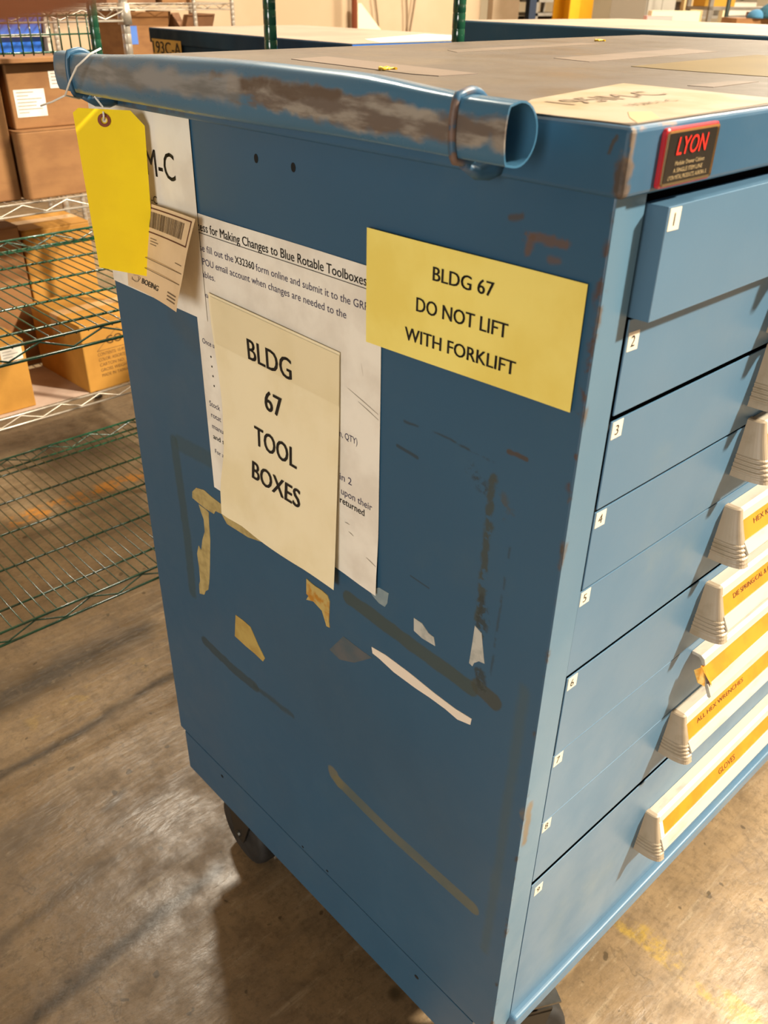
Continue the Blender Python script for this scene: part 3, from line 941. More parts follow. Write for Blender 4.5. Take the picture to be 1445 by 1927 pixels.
def Py(s, v):
    y = 0.2325 + (0.0106 - 0.2325) * s
    z = (1.1342 + 0.0056 * s) + (1.2338 - 1.1342 - 0.0048 * s) * v
    return Vector((-0.0040 - 0.0006 * (1 + wob(y, z)) + 0.0022 * srt(s, 0.2, 0.9), y, z))


m = MB()
sheet(m, Py, 0, 1, 0, 1, 14, 8)
m.build('page', M_notice, root)
Pyt = lambda u, v: Py((u + 0.2325) / 0.2219, (v - 1.1342) / 0.0996) + Vector((-0.0004, 0, 0))
m = MB()
write(m, 'BLDG 67', Pyt, -0.1535, 1.2058, 0.0112, w=0.0622, bold=0.02)
m.build('printed_line', M_black, root)
m = MB()
write(m, 'DO NOT LIFT', Pyt, -0.1705, 1.1765, 0.0118, w=0.0957, bold=0.02)
m.build('printed_line', M_black, root)
m = MB()
write(m, 'WITH FORKLIFT', Pyt, -0.1829, 1.1488, 0.0114, w=0.1187, bold=0.02)
m.build('printed_line', M_black, root)

# sign sheet on the lid corner
root = thing('paper_sheet', 'yellowed paper sheet taped flat on the lid corner above the name plate', 'paper', (0.1, 0.06, ZP), group='papers on the lid')
m = MB()
m.slab([(-0.008, 0.084, ZP), (0.057, 0.1204, ZP), (0.145, 0.139, ZP), (0.228, 0.156, ZP), (0.2225, 0.08, ZP), (0.214, 0.0164, ZP), (0.181, -0.0005, ZP), (0.003, -0.0048, ZP), (-0.0048, 0.001, ZP)], (0, 0, 0.0004))
m.build('page', mat('yellowed_paper', '#9c8c78', 0.5, col2='#8f7d60', scale=18), root)
m = MB()
Pl = lambda u, v: Vector((u, v, ZP + 0.0009))
write(m, '195IM-C', Pl, 0.050, 0.0775, 0.0262, w=0.124)
m.build('printed_text', mat('brownish_ink', '#75604c', 0.6), root)
m = MB()
write(m, '195IM-1-C', Pl, 0.0775, 0.047, 0.009, w=0.06)
m.build('small_print', mat('brownish_ink', '#75604c', 0.6), root)
m = MB()
m.slab([(0.020, 0.012, ZP + 0.0004), (0.045, 0.030, ZP + 0.0004), (0.060, 0.022, ZP + 0.0004), (0.035, 0.0, ZP + 0.0004), (0.004, -0.0035, ZP + 0.0004)], (0, 0, 0.0003))
m.build('tape_strip', mat('tan_corner_tape', '#b59f78', 0.4), root)

# bits of yellow rubber on the lid
for (x, y), lab in (((0.154, 0.384), 'yellow broken rubber band bit on the lid nearest the pipe'), ((0.848, 0.619), 'yellow rubber scrap at the far back of the lid')):
    m = MB()
    pts = [(x + 0.006 * math.cos(a) * (1 + 0.3 * math.sin(2 * a)), y + 0.005 * math.sin(a), ZP + 0.0014 + 0.0010 * math.sin(3 * a) ** 2) for a in [k * 0.5236 for k in range(13)]]
    m.tube(pts + [(x + 0.013, y - 0.002, ZP + 0.0014), (x + 0.011, y - 0.006, ZP + 0.0014)], 0.0014, 6)
    tag(m.build('rubber_band', mat('yellow_rubber', '#c9a21f', 0.4), loc=(x, y, ZP)), lab, 'rubber band', 'yellow rubber bits on the lid')

# kraft tag hanging behind the yellow one
root = thing('paper_tag', 'tan paper tag with a barcode hanging under the yellow tag', 'tag', (-0.015, 0.57, 1.29))
cn = [Vector((-0.014, 0.640, 1.1990)), Vector((-0.014, 0.494, 1.1990)), Vector((-0.042, 0.499, 1.1035)), Vector((-0.024, 0.6385, 1.0985))]


def Pk(s, v):
    a = cn[0].lerp(cn[1], s)
    b = cn[3].lerp(cn[2], s)
    q = b.lerp(a, v)
    q.x -= 0.006 * math.sin(v * math.pi) * s * 0.6 - 0.003 * math.sin(s * math.pi)
    q.y -= 0.006 * srt(v, 0.0, 0.45) * s
    return q


m = MB()
sheet(m, Pk, 0, 1, 0, 1, 8, 12)
m.build('card', M_kraft, root)
Pkt = lambda s, v: Pk(s, v) + Vector((-0.0005, -0.0001, 0))
m = MB()
for k, (a, b, c_, d) in enumerate(((0.35, 0.955, 0.965, 0.968), (0.35, 0.70, 0.965, 0.713), (0.955, 0.70, 0.967, 0.968))):
    m = MB()
    bar(m, Pkt, a, b, c_, d, n=4)
    m.build('frame_line', mat('dark_red_print', '#5a2f22', 0.7), root)
m = MB()
u = 0.36
rb = random.Random(3)
while u < 0.88:
    wd = rb.choice((0.004, 0.006, 0.010))
    bar(m, Pkt, u, 0.755, min(u + wd, 0.88), 0.925)
    u += wd + rb.choice((0.004, 0.006, 0.008))
M_tagp = mat('brown_grey_print', '#6f5c48', 0.7)
o = m.build('barcode', M_tagp, root)
o['kind'] = 'stuff'
m = MB()
for vv, a, b in ((0.64, 0.4, 0.5), (0.61, 0.4, 0.53), (0.58, 0.4, 0.5), (0.50, 0.84, 0.95), (0.42, 0.1, 0.97), (0.30, 0.1, 0.97)):
    bar(m, Pkt, a, vv, b, vv + 0.008)
for vv in (0.15, 0.11, 0.07):
    bar(m, Pkt, 0.78, vv, 0.95, vv + 0.015)
o = m.build('small_print', M_tagp, root)
o['kind'] = 'stuff'
m = MB()
write(m, 'BOEING', Pkt, 0.27, 0.10, 0.062, w=0.33, bold=0.03, shear=0.25)
m.build('bold_lettering', mat('tag_black_print', '#2f2a26', 0.7), root)
m = MB()
# the emblem: a ring, an arc and a swoosh
for k in range(24):
    a0, a1 = math.radians(200 + k * 11), math.radians(211 + k * 11)
    for ra, rx, rz, w_ in ((0, 0.07, 0.045, 0.10), (1, 0.10, 0.03, 0.06)):
        if ra == 0 and k > 18: continue
        c0 = (0.15, 0.13)
        ta = 0.35 if ra else -0.2
        def e(a, f):
            x, y = rx * f * math.cos(a), rz * f * math.sin(a)
            return Pkt(c0[0] + x * math.cos(ta) - y * math.sin(ta) * 1.4, c0[1] + x * math.sin(ta) * 0.7 + y * math.cos(ta))
        m.add([e(a0, 1), e(a1, 1), e(a1, 1 - w_), e(a0, 1 - w_)], [(0, 1, 2, 3)])
o = m.build('ring_emblem', mat('tag_black_print', '#2f2a26', 0.7), root)
o['kind'] = 'stuff'

# yellow tag on its wire
root = thing('yellow_tag', 'blank bright yellow card tag hanging on a wire from the blue pipe', 'tag', (-0.044, 0.600, 1.285))
out = [Vector((-0.0723, 0.611, 1.2926)), Vector((-0.067, 0.6084, 1.297)), Vector((-0.0206, 0.5855, 1.2935)), Vector((-0.0091, 0.5798, 1.2785)), Vector((-0.0162, 0.5833, 1.1178)), Vector((-0.0703, 0.610, 1.134))]
# inner loop of the eyelet hole, card built as a ring of quads
ec = Vector((-0.0454, 0.5977, 1.2849))
td = Vector((0.897, -0.442, 0))
tn = Vector((-0.442, -0.897, 0))
ring = []
per = []
for i in range(6):
    a, b = out[i], out[(i + 1) % 6]
    n_ = 10 if (a - b).length > 0.09 else (6 if (a - b).length > 0.03 else 2)
    per += [a.lerp(b, k / n_) for k in range(n_)]
for p in per:
    d = p - ec
    d.normalize()
    q = ec + d * 0.0024
    ring.append(q)


def bow(p):
    return p + tn * (0.0003 * math.sin((p.z - 1.11) / 0.19 * math.pi))


m = MB()
loops = [[bow(r.lerp(p, f)) for r, p in zip(ring, per)] for f in (0, 0.12, 0.3, 0.5, 0.75, 1.0)]
m.loft(loops, caps=False, sm=False)
m.build('card', M_yellow, root, solid=0.0005)
m = MB()
eb = bow(ec)


def eye(r_, dy, k, n):
    a = 2 * math.pi * k / n
    return eb + td * (r_ * math.cos(a)) + Vector((0, 0, r_ * math.sin(a))) + tn * dy


lo = [[eye(r_, dy, k, 24) for k in range(24)] for r_, dy in ((0.0066, 0.0005), (0.0064, 0.0012), (0.0036, 0.0014), (0.0034, 0.0004))]
m.loft(lo, caps=False)
o = m.build('eyelet_ring', mat('brown_fibre', '#83432f', 0.7), root)
m = MB()
m.slab([eye(0.0034, -0.0004, k, 16) for k in range(16)], tn * -0.0003)
m.build('eyelet_backing', M_paper, root)
m = MB()
m.tube([(-0.0454, 0.5985, 1.2849), (-0.047, 0.594, 1.290), (-0.042, 0.604, 1.297), (-0.035, 0.634, 1.304), (-0.052, 0.6365, 1.3025), (-0.0735, 0.620, 1.308), (-0.0755, 0.600, 1.322), (-0.073, 0.585, 1.336), (-0.063, 0.572, 1.3475), (-0.052, 0.57, 1.352)], 0.0010, 6)
m.tube([(-0.0735, 0.620, 1.308), (-0.076, 0.648, 1.300), (-0.077, 0.676, 1.294)], 0.0010, 6)
m.build('tie_wire', mat('bright_wire', '#e2ddd4', 0.3, 0.0), root)


# ------------------------------------------------------------------ NEIGHBOUR CABINETS
def small_cabinet(name, label, loc, rot, L, Dp, H, face, n_dr, base):
    """local frame: x to the right along the end face, y along the long side"""
    root = thing(name, label, 'tool cabinet', loc, rot, 'blue cabinets standing behind', local=True)
    pm = paint('neighbour_shaded_paint', dirt=0.2, base=base, rough=0.8)  # darkened paint: shade on the sides put into the base colour
    m = MB()
    m.box(0, Dp, 0, L, 0.20, H - 0.05)
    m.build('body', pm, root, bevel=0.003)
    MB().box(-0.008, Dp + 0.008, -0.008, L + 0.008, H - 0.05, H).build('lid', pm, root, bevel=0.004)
    MB().box(-0.003, Dp + 0.003, -0.003, L + 0.003, H - 0.001, H + 0.0008).build('lid_liner', mat('warm_grey_liner', '#a08d7d', 0.5, col2='#927f70', scale=3), root)
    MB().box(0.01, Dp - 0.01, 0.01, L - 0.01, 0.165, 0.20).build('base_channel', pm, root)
    fm = paint(name + '_front_paint', dirt=0.1, base=face)
    hz = (H - 0.05 - 0.22) / n_dr
    for k in range(n_dr):
        d = MB().box(0.03, Dp - 0.03, -0.004, 0.012, 0.215 + k * hz, 0.215 + (k + 1) * hz - 0.004).build('drawer', fm, root, bevel=0.002)
        MB().box(0.10, Dp - 0.10, -0.03, -0.004, 0.215 + k * hz + 0.4 * hz, 0.215 + k * hz + 0.6 * hz).build('handle', M_white_rail, d, bevel=0.004)
    for x in (0.09, Dp - 0.09):
        for y in (0.1, L - 0.1):
            cs = MB().box(x - 0.04, x + 0.04, y - 0.035, y + 0.035, 0.155, 0.165).build('caster', M_steel, root)
            m = MB()
            for sx in (-0.026, 0.023):
                m.box(x + sx, x + sx + 0.003, y - 0.025, y + 0.025, 0.06, 0.155)
            m.build('fork', M_steel, cs)
            m = MB()
            m.loft([[Vector((x + w_, y + r_ * math.cos(a), 0.07 + r_ * math.sin(a))) for r_, w_ in ((0.064, -0.02), (0.07, -0.012), (0.07, 0.012), (0.064, 0.02), (0.01, 0.021), (0.01, -0.021))] for a in [2 * math.pi * k / 24 for k in range(25)]], caps=False, sm=True)
            m.build('wheel', M_rubber, cs)
    return root


r2 = small_cabinet('drawer_cabinet', 'blue cabinet with a yellow number plate on its side, behind the big one', (1.346, 1.796, 0), -0.086, 1.3225, 0.69, 1.272, '#3f78c4', 7, '#172a3c')  # navy base is the blue of the end face as seen in shade
m = MB()
m.slab([(-0.009, 1.060, 1.236), (-0.009, 1.306, 1.236), (-0.009, 1.306, 1.150), (-0.009, 1.060, 1.150)], (-0.001, 0, 0))
pt = m.build('number_plate', mat('yellow_plate', '#c29a1c', 0.5, col2='#b58d18', scale=20), r2)
m = MB()
write(m, '193C-A', lambda u, v: (-0.0106, -u, v), -1.300, 1.188, 0.040, w=0.236, bold=0.02)
m.build('plate_text', M_black, pt)
m = MB()
m.slab([(0.115, 0.023, 1.2729), (0.64, 0.07, 1.2729), (0.60, 0.39, 1.2729), (0.18, 0.18, 1.2729)], (0, 0, 0.0006))
o = m.build('paper_sheet', M_paper, r2)
MB().box(-0.006, 0.696, -0.0092, -0.008, 1.224, 1.270).build('lid_front', paint('blue_end_lit_paint', base='#2560b8', dirt=0.05), r2)  # lit copy of the cabinet's blue laid over the lid end
lt = MB().box(0.086, 0.172, -0.018, -0.0092, 1.248, 1.259).build('latch', M_chrome, r2, bevel=0.003)
MB().box(0.138, 0.178, -0.025, -0.018, 1.236, 1.252).build('latch_lever', M_chrome, lt, bevel=0.003)
m = MB()
write(m, 'Y-7', lambda u, v: (u, -0.0098, v), 0.397, 1.234, 0.032, w=0.23, bold=0.05)
m.build('yellow_lettering', mat('yellow_paint', '#b9b13a', 0.5), r2)

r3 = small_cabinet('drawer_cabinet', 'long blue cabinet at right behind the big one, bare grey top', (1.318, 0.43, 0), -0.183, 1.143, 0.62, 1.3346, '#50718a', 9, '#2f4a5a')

# ------------------------------------------------------------------ WIRE RACKS


def wire_shelf(root, x0, x1, y0, y1, z, mm, pitch=0.0245, nsup=5, name='shelf'):
    m = MB()
    rt, th = 0.0030, 0.031
    for zz in (z, z - th):
        m.tube([(x0, y0, zz), (x1, y0, zz)], rt, 6)
        m.tube([(x0, y1, zz), (x1, y1, zz)], rt, 6)
        m.tube([(x0, y0, zz), (x0, y1, zz)], rt, 6)
        m.tube([(x1, y0, zz), (x1, y1, zz)], rt, 6)
    sh = m.build(name, mm, root)

    def truss(a, b):
        a, b = Vector(a), Vector(b)
        n = max(4, int((b - a).length / 0.062))
        pts = [a.lerp(b, k / n) - Vector((0, 0, 0.004 if k % 2 else th - 0.004)) for k in range(n + 1)]
        m = MB()
        m.tube(pts, 0.0021, 5)
        m.build('truss_wire', mm, sh)
    truss((x0, y0, z), (x1, y0, z))
    truss((x0, y1, z), (x1, y1, z))
    truss((x0, y0, z), (x0, y1, z))
    truss((x1, y0, z), (x1, y1, z))
    for k in range(1, nsup + 1):
        yy = y0 + (y1 - y0) * (k - 0.45) / (nsup + 0.1)
        MB().tube([(x0, yy, z - 0.0062), (x1, yy, z - 0.0062)], 0.0026, 6).build('support_wire', mm, sh)
    yy = (y0 + y1) / 2
    # deck wires, too thin to tell apart singly
    m = MB()
    n = int((x1 - x0) / pitch)
    for k in range(1, n):
        xx = x0 + (x1 - x0) * k / n
        m.tube([(xx, y0, z - 0.004), (xx, y0 + 0.004, z - 0.0012), (xx, y1 - 0.004, z - 0.0012), (xx, y1, z - 0.004)], 0.0015, 5)
    o = m.build('deck_wires', mm, sh)
    o['kind'] = 'stuff'
    return sh


def post(root, x, y, z1, mm, r=0.0125):
    m = MB()
    pts, rs = [], []
    z = 0.05
    while z < z1:
        pts += [(x, y, z), (x, y, z + 0.0215), (x, y, z + 0.023), (x, y, z + 0.0245)]
        rs += [r, r, r - 0.0005, r - 0.0005]
        z += 0.0254
    pts.append((x, y, z)); rs.append(r)
    m.tube(pts, rs, 12)
    p = m.build('post', mm, root)
    m = MB()
    m.tube([(x, y, 0.05), (x, y, 0.012)], 0.007, 8)
    m.tube([(x, y, 0.012), (x, y, 0.0)], 0.017, 10)
    m.build('foot', M_steel, p)
    return p


green = thing('wire_rack', 'green wire shelving rack left of the cabinet, its shelves empty', 'shelving', (0.05, 1.58, 0))
gx0, gx1, gy0, gy1 = -0.62, 0.645, 1.235, 1.965
for z in (0.265, 0.848):
    wire_shelf(green, gx0, gx1, gy0 - 0.012, gy1 + 0.012, z, M_green)
for x in (gx0 + 0.0, gx1 - 0.0):
    for y in (gy0, gy1):
        post(green, x, y, 1.85, M_green)
# ledge wires along the back
m = MB()
m.tube([(gx0, gy1, 1.268), (gx1, gy1, 1.268)], 0.0025, 6)
m.tube([(gx0, gy1, 1.305), (gx1, gy1, 1.305)], 0.002, 6)
m.tube([(gx0, gy1, 1.345), (gx1, gy1, 1.345)], 0.0025, 6)
k = 0
xx = gx0 + 0.02
while xx < gx1 - 0.01:
    m.tube([(xx, gy1 - 0.003, 1.262), (xx, gy1 - 0.003, 1.35)], 0.0021, 5)
    xx += 0.0245
m.build('back_ledge', M_green, green)

gp = thing('green_post', 'single thick green post rising behind the cabinet, right of the wire rack', 'post', (0.85, 0.93, 0))
post(gp, 0.85, 0.93, 1.85, M_green, 0.0122)
MB().box(0.80, 0.92, 0.87, 0.99, 0.0, 0.006).build('base_plate', M_steel, gp)

chrome = thing('wire_rack', 'chrome wire shelving rack loaded with cardboard cartons', 'shelving', (0.3, 2.5, 0))
cx0, cx1, cy0, cy1 = -0.38, 0.858, 2.20, 2.80
for z in (0.288, 0.888, 1.355):
    wire_shelf(chrome, cx0, cx1, cy0 - 0.012, cy1 + 0.012, z, M_chrome, nsup=4)
for x in (cx0, cx1):
    for y in (cy0, cy1):
        p = post(chrome, x, y, 1.9, M_chrome)
        for z in (0.288, 0.888, 1.355):
            MB().tube([(x, y, z - 0.04), (x, y, z + 0.012)], [0.0195, 0.0165], 12).build('collar', M_chrome, p)


# ------------------------------------------------------------------ CARTONS
def carton(label, x0, y0, z0, w_, d_, h_, mm, rot=0.0, tape=True, seam=True, labels=(), group='cartons on the chrome rack', openf=False):
    """front left bottom corner at (x0, y0, z0)"""
    root = thing('cardboard_box', label, 'box', (x0, y0, z0), rot, group, local=True)
    MB().box(0, w_, 0, d_, 0, h_ - 0.003).build('body', mm, root, bevel=0.004)
    if openf:
        for a, b, c_, dd, ax, sg in ((0, w_, 0, 0, 'x', -1), (0, w_, d_, d_, 'x', 1)):
            m = MB()
            y_ = 0 if sg < 0 else d_
            m.slab([(0, y_, h_ - 0.003), (w_, y_, h_ - 0.003), (w_ - 0.01, y_ + sg * 0.03, h_ + 0.06), (0.01, y_ + sg * 0.03, h_ + 0.06)], (0, 0, 0.004))
            m.build('flap', mm, root)
        for sg in (-1, 1):
            x_ = 0 if sg < 0 else w_
            m = MB()
            m.slab([(x_, 0, h_ - 0.003), (x_, d_, h_ - 0.003), (x_ + sg * 0.035, d_ - 0.02, h_ + 0.06), (x_ + sg * 0.035, 0.02, h_ + 0.06)], (0, 0, 0.004))
            m.build('flap', mm, root)
    else:
        for a, b in ((0.0, d_ / 2 - 0.0012), (d_ / 2 + 0.0012, d_)):
            MB().box(0, w_, a, b, h_ - 0.003, h_).build('flap', mm, root)
        if tape:
            m = MB()
            m.box(-0.0003, w_ + 0.0003, d_ / 2 - 0.025, d_ / 2 + 0.025, h_, h_ + 0.0004)
            m.box(-0.0006, 0, d_ / 2 - 0.025, d_ / 2 + 0.025, h_ - 0.07, h_ + 0.0004)
            m.build('tape_strip', M_tape, root)
    for u0, u1, v0, v1, lines in labels:
        l = MB().slab([(u0, -0.0002, v0), (u1, -0.0002, v0), (u1, -0.0002, v1), (u0, -0.0002, v1)], (0, -0.0005, 0)).build('shipping_label', M_label, root)
        if lines:
            m = MB()
            rb = random.Random(int(u0 * 1e4))
            for k in range(lines):
                vv = v1 - (k + 1) * (v1 - v0) / (lines + 1.2)
                bar(m, lambda u, v: (u, -0.0009, v), u0 + 0.006, vv, u0 + (u1 - u0) * rb.uniform(0.35, 0.9), vv + 0.0024)
            m.build('label_print', M_grey_ink, l)
    return root


carton('long plain brown carton on the middle chrome shelf under the labelled carton', 0.498, 2.215, 0.8885, 0.30, 0.50, 0.178, M_card, 0.0)
carton('brown carton with white address label stacked on the long plain carton', 0.512, 2.245, 1.0670, 0.235, 0.38, 0.163, M_card, 0.0, labels=((0.012, 0.098, 0.030, 0.098, 7), (0.118, 0.18, 0.097, 0.14, 4)))
carton('brown carton at the left photo edge on the middle chrome shelf', 0.240, 2.24, 0.8885, 0.250, 0.42, 0.335, M_card, 0.0)
o = carton('golden carton with printed shipping text at the cabinet edge on low shelf', 0.570, 2.195, 0.2885, 0.255, 0.33, 0.222, M_card_y, 0.04)
m = MB()
Pc = lambda u, v: (u, -0.0006, v)
write(m, 'GO', Pc, 0.083, 0.146, 0.026, bold=0.02)
M_stamp = mat('brown_stamp_ink', '#6b4a20', 0.8)
m.build('large_lettering', M_stamp, o)
for a, b in (((0.047, 0.130), (0.125, 0.192)), ((0.125, 0.192), (0.205, 0.130)), ((0.047, 0.130), (0.205, 0.130))):
    dv = (Vector(b) - Vector(a)).normalized()
    nn_ = Vector((-dv.y, dv.x)) * 0.0009
    a, b = Vector(a), Vector(b)
    m = MB()
    m.add([Pc(*(a - nn_)), Pc(*(b - nn_)), Pc(*(b + nn_)), Pc(*(a + nn_))], [(0, 1, 2, 3)])
    m.build('triangle_line', M_stamp, o)
for k, s_ in enumerate(('CONTENTS: 10 PCS', 'COLOR: ASSORTED', 'CARTON NO. 11', 'GROSS WEIGHT:', 'MADE IN TAIWAN')):
    m = MB()
    write(m, s_, Pc, 0.047 + 0.001 * k, 0.113 - k * 0.0175, 0.0105, w=0.105)
    m.build('printed_line', M_stamp, o)
carton('golden carton with white label at the left photo edge on low shelf', 0.175, 2.215, 0.2905, 0.225, 0.30, 0.215, M_card_y, 0.0, labels=((0.150, 0.215, 0.158, 0.196, 3),))
carton('tall brown carton at the back of the low shelf, left one', 0.28, 2.545, 0.2905, 0.30, 0.24, 0.46, M_card, 0.02)
carton('tall brown carton at the back of the low shelf, right one', 0.592, 2.57, 0.2885, 0.235, 0.22, 0.44, M_card_y, -0.02)
tag(MB().box(0.05, 0.572, 2.20, 2.52, 0.2885, 0.2905).build('cardboard_sheet', mat('pinkish_board', '#b29a88', 0.8, col2='#a58c7a', scale=8), loc=(0.3, 2.35, 0.2885)), 'flat pinkish cardboard sheet lining the low chrome shelf', 'cardboard')
m = MB()
m.slab([(0.30, 2.20, 1.2305), (0.705, 2.205, 1.2305), (0.72, 2.72, 1.2305), (0.30, 2.72, 1.2305)], (0, 0, 0.012))
tag(m.build('cardboard_sheet', M_card, bevel=0.002, loc=(0.5, 2.45, 1.2305)), 'tan cardboard slab lying on top of the cartons behind the pipe', 'cardboard')
# blue tote on the slab
root = thing('plastic_tote', 'bright blue plastic tote behind the green wires, upper left', 'bin', (0.55, 2.5, 1.2425))
m = MB()
bz = 1.2425
lo = [[(x, y, z) for x, y in ((0.36 - e, 2.42 - e), (0.70 + e, 2.42 - e), (0.70 + e, 2.66 + e), (0.36 - e, 2.66 + e))] for e, z in ((0, bz), (0.012, bz + 0.10), (0.008, bz + 0.10), (-0.004, bz + 0.006))]
m.loft(lo)
m.build('bin_body', mat('blue_plastic', '#2a6bd0', 0.4), root)
MB().box(0.335, 0.725, 2.395, 2.685, bz + 0.040, bz + 0.047).build('rim', mat('pale_rim', '#c8bfae', 0.4), root)
m = MB()
m.box(0.713, 0.724, 2.40, 2.68, bz, bz + 0.09)
m.build('end_panel', mat('pale_rim', '#c8bfae', 0.4), root)

# ------------------------------------------------------------------ FAR BACKGROUND
far = thing('wire_rack', 'distant chrome wire rack near the back wall, above the number plate', 'shelving', (2.4, 4.85, 0))
fx0, fx1, fy0, fy1 = 1.75, 2.86, 4.60, 5.06
for z in (0.30, 0.80, 1.330):
    wire_shelf(far, fx0, fx1, fy0, fy1, z, M_chrome, 0.03, 3)
for x, y in ((fx0, fy0), (2.60, fy0), (fx1, fy0), (fx0, fy1), (fx1, fy1)):
    post(far, x, y, 1.9, M_chrome)
carton('open brown carton with blue tape on the far rack, beside the number plate', 2.19, 4.70, 0.8005, 0.29, 0.32, 0.425, M_card, 0.0, group='cartons on the far rack', openf=True)
carton('open brown carton on the far rack, right of the taped one', 2.56, 4.70, 0.8005, 0.22, 0.32, 0.41, M_card_d, 0.0, group='cartons on the far rack', openf=True)
carton('dark brown carton on the top shelf of the far rack, left one', 2.08, 4.64, 1.3315, 0.30, 0.36, 0.22, M_card_d, 0.0, group='cartons on the far rack')
carton('brown carton on the top shelf of the far rack, right one', 2.42, 4.64, 1.3315, 0.22, 0.32, 0.24, M_card, 0.03, group='cartons on the far rack')
o = [x for x in COL.objects if x.name.startswith('cardboard_box') and 'blue tape' in x.get('label', '')][0]
MB().box(0.04, 0.085, -0.002, 0.0, 0.33, 0.42).build('blue_tape', mat('blue_tape', '#4d76c4', 0.5), o)

# pipe, cables on the back wall
m = MB()
m.tube([(5.50, 6.52, 0), (5.50, 6.52, 5.9)], 0.026, 12)
for z in (0.9, 2.4, 4.2):
    m.box(5.465, 5.535, 6.50, 6.60, z, z + 0.03)
tag(m.build('wall_pipe', mat('red_brown_pipe', '#8e4a30', 0.5), loc=(5.5, 6.52, 0)), 'red brown vertical pipe on the cream back wall', 'pipe')
for k, (xa, xb, lab) in enumerate(((5.74, 5.86, 'left dark cable looping down the back wall beside the pipe'), (6.17, 6.22, 'middle thin brown cable hanging down the back wall'), (6.42, 6.24, 'right thin cable slanting down the back wall'))):
    m = MB()
    pts = [(xa + (xb - xa) * srt(f, 0.2, 1.0) + 0.02 * math.sin(f * 9 + k), 6.575, 2.6 - f * 1.9) for f in [q / 14 for q in range(15)]]
    m.tube(pts, 0.008, 6)
    tag(m.build('wall_cable', mat('brown_cable', '#8a7358', 0.6), loc=(xa, 6.58, 0.7)), lab, 'cable', 'cables on the back wall')
m = MB()
m.slab([(5.56, 6.54, 1.30), (5.60, 6.54, 1.30), (5.95, 6.54, 1.0), (5.98, 6.54, 0.0), (5.56, 6.54, 0.0)], (0, 0.012, 0))
tag(m.build('leaning_board', mat('pale_board', '#e6d6b4', 0.7), loc=(5.7, 6.58, 0)), 'pale board leaning on the back wall by the pipe', 'board')
# panel at the wall's end, post
tag(MB().box(7.38, 7.80, 6.5, 6.57, 0.0, 2.2).build('grey_panel', mat('taupe_panel', '#a38d72', 0.7, col2='#9a8468', scale=3), loc=(7.6, 6.53, 0)), 'taupe partition panel standing at the end of the back wall', 'panel')
tag(MB().box(8.6, 8.72, 7.0, 7.06, 0.0, 2.2).build('blue_locker', mat('navy_metal', '#2f3a4d', 0.5), loc=(8.66, 7.03, 0)), 'narrow dark blue locker beyond the taupe panel', 'locker')

# yellow building column
root = thing('steel_column', 'yellow painted steel column in the background', 'column', (8.2, 6.05, 0))
M_ycol = mat('yellow_column_paint', '#e0a312', 0.5, col2='#d89a0c', scale=4)
M = Matrix.Translation((8.13, 6.05, 0)) @ Matrix.Rotation(-0.35, 4, 'Z')
MB().box(-0.14, 0.14, -0.16, -0.14, 0, 6, M=M).build('flange', M_ycol, root)
MB().box(-0.14, 0.14, 0.14, 0.16, 0, 6, M=M).build('flange', M_ycol, root)
MB().box(-0.012, 0.012, -0.14, 0.14, 0, 6, M=M).build('web', M_ycol, root)


# shelving units in the distance
def steel_rack(label, x0, y0, w_, d_, levels, rot, mm, group='steel racks in the distance'):
    root = thing('steel_rack', label, 'shelving', (x0, y0, 0), rot, group, local=True)
    for x in (0, w_ - 0.04):
        for y in (0, d_ - 0.04):
            MB().box(x, x + 0.04, y, y + 0.04, 0, 2.0).build('upright', mm, root)
    for z in levels:
        MB().box(0, w_, 0, d_, z - 0.03, z).build('shelf', mm, root)
    return root


M_gsteel = mat('grey_rack_steel', '#8e867b', 0.5, col2='#7e766b', scale=5)
steel_rack('grey steel rack left of the yellow column in the distance', 8.85, 7.1, 0.75, 0.5, (0.3, 0.75, 1.19, 1.33), 0.0, M_gsteel)
steel_rack('grey steel rack right of the yellow column, orange carton in it', 8.95, 4.95, 1.9, 0.5, (0.3, 0.8, 1.075, 1.29), -0.55, M_gsteel)
carton('orange brown carton on the steel rack right of the yellow column', 9.63, 4.72, 1.0755, 0.27, 0.3, 0.165, mat('orange_card_board', '#b9743c', 0.8), -0.55, group='cartons in the distance')
carton('dark carton on the steel rack left of the yellow column', 8.95, 7.15, 0.7505, 0.5, 0.35, 0.40, mat('dark_carton', '#3d352e', 0.8), 0.0, group='cartons in the distance')
for k, (x, y, lab) in enumerate(((7.55, 4.0, 'dark green post beside the orange brown carton'), (7.15, 2.92, 'left one of two close dark posts near the pink box'), (7.27, 2.86, 'right one of two close dark posts near the pink box'))):
    m = MB()
    m.tube([(x, y, 0.006), (x, y, 2.2)], 0.018, 10)
    m.box(x - 0.05, x + 0.05, y - 0.05, y + 0.05, 0, 0.006)
    tag(m.build('rack_post', mat('dark_green_post', '#25332a', 0.4), loc=(x, y, 0)), lab, 'post', 'dark posts in the distance')

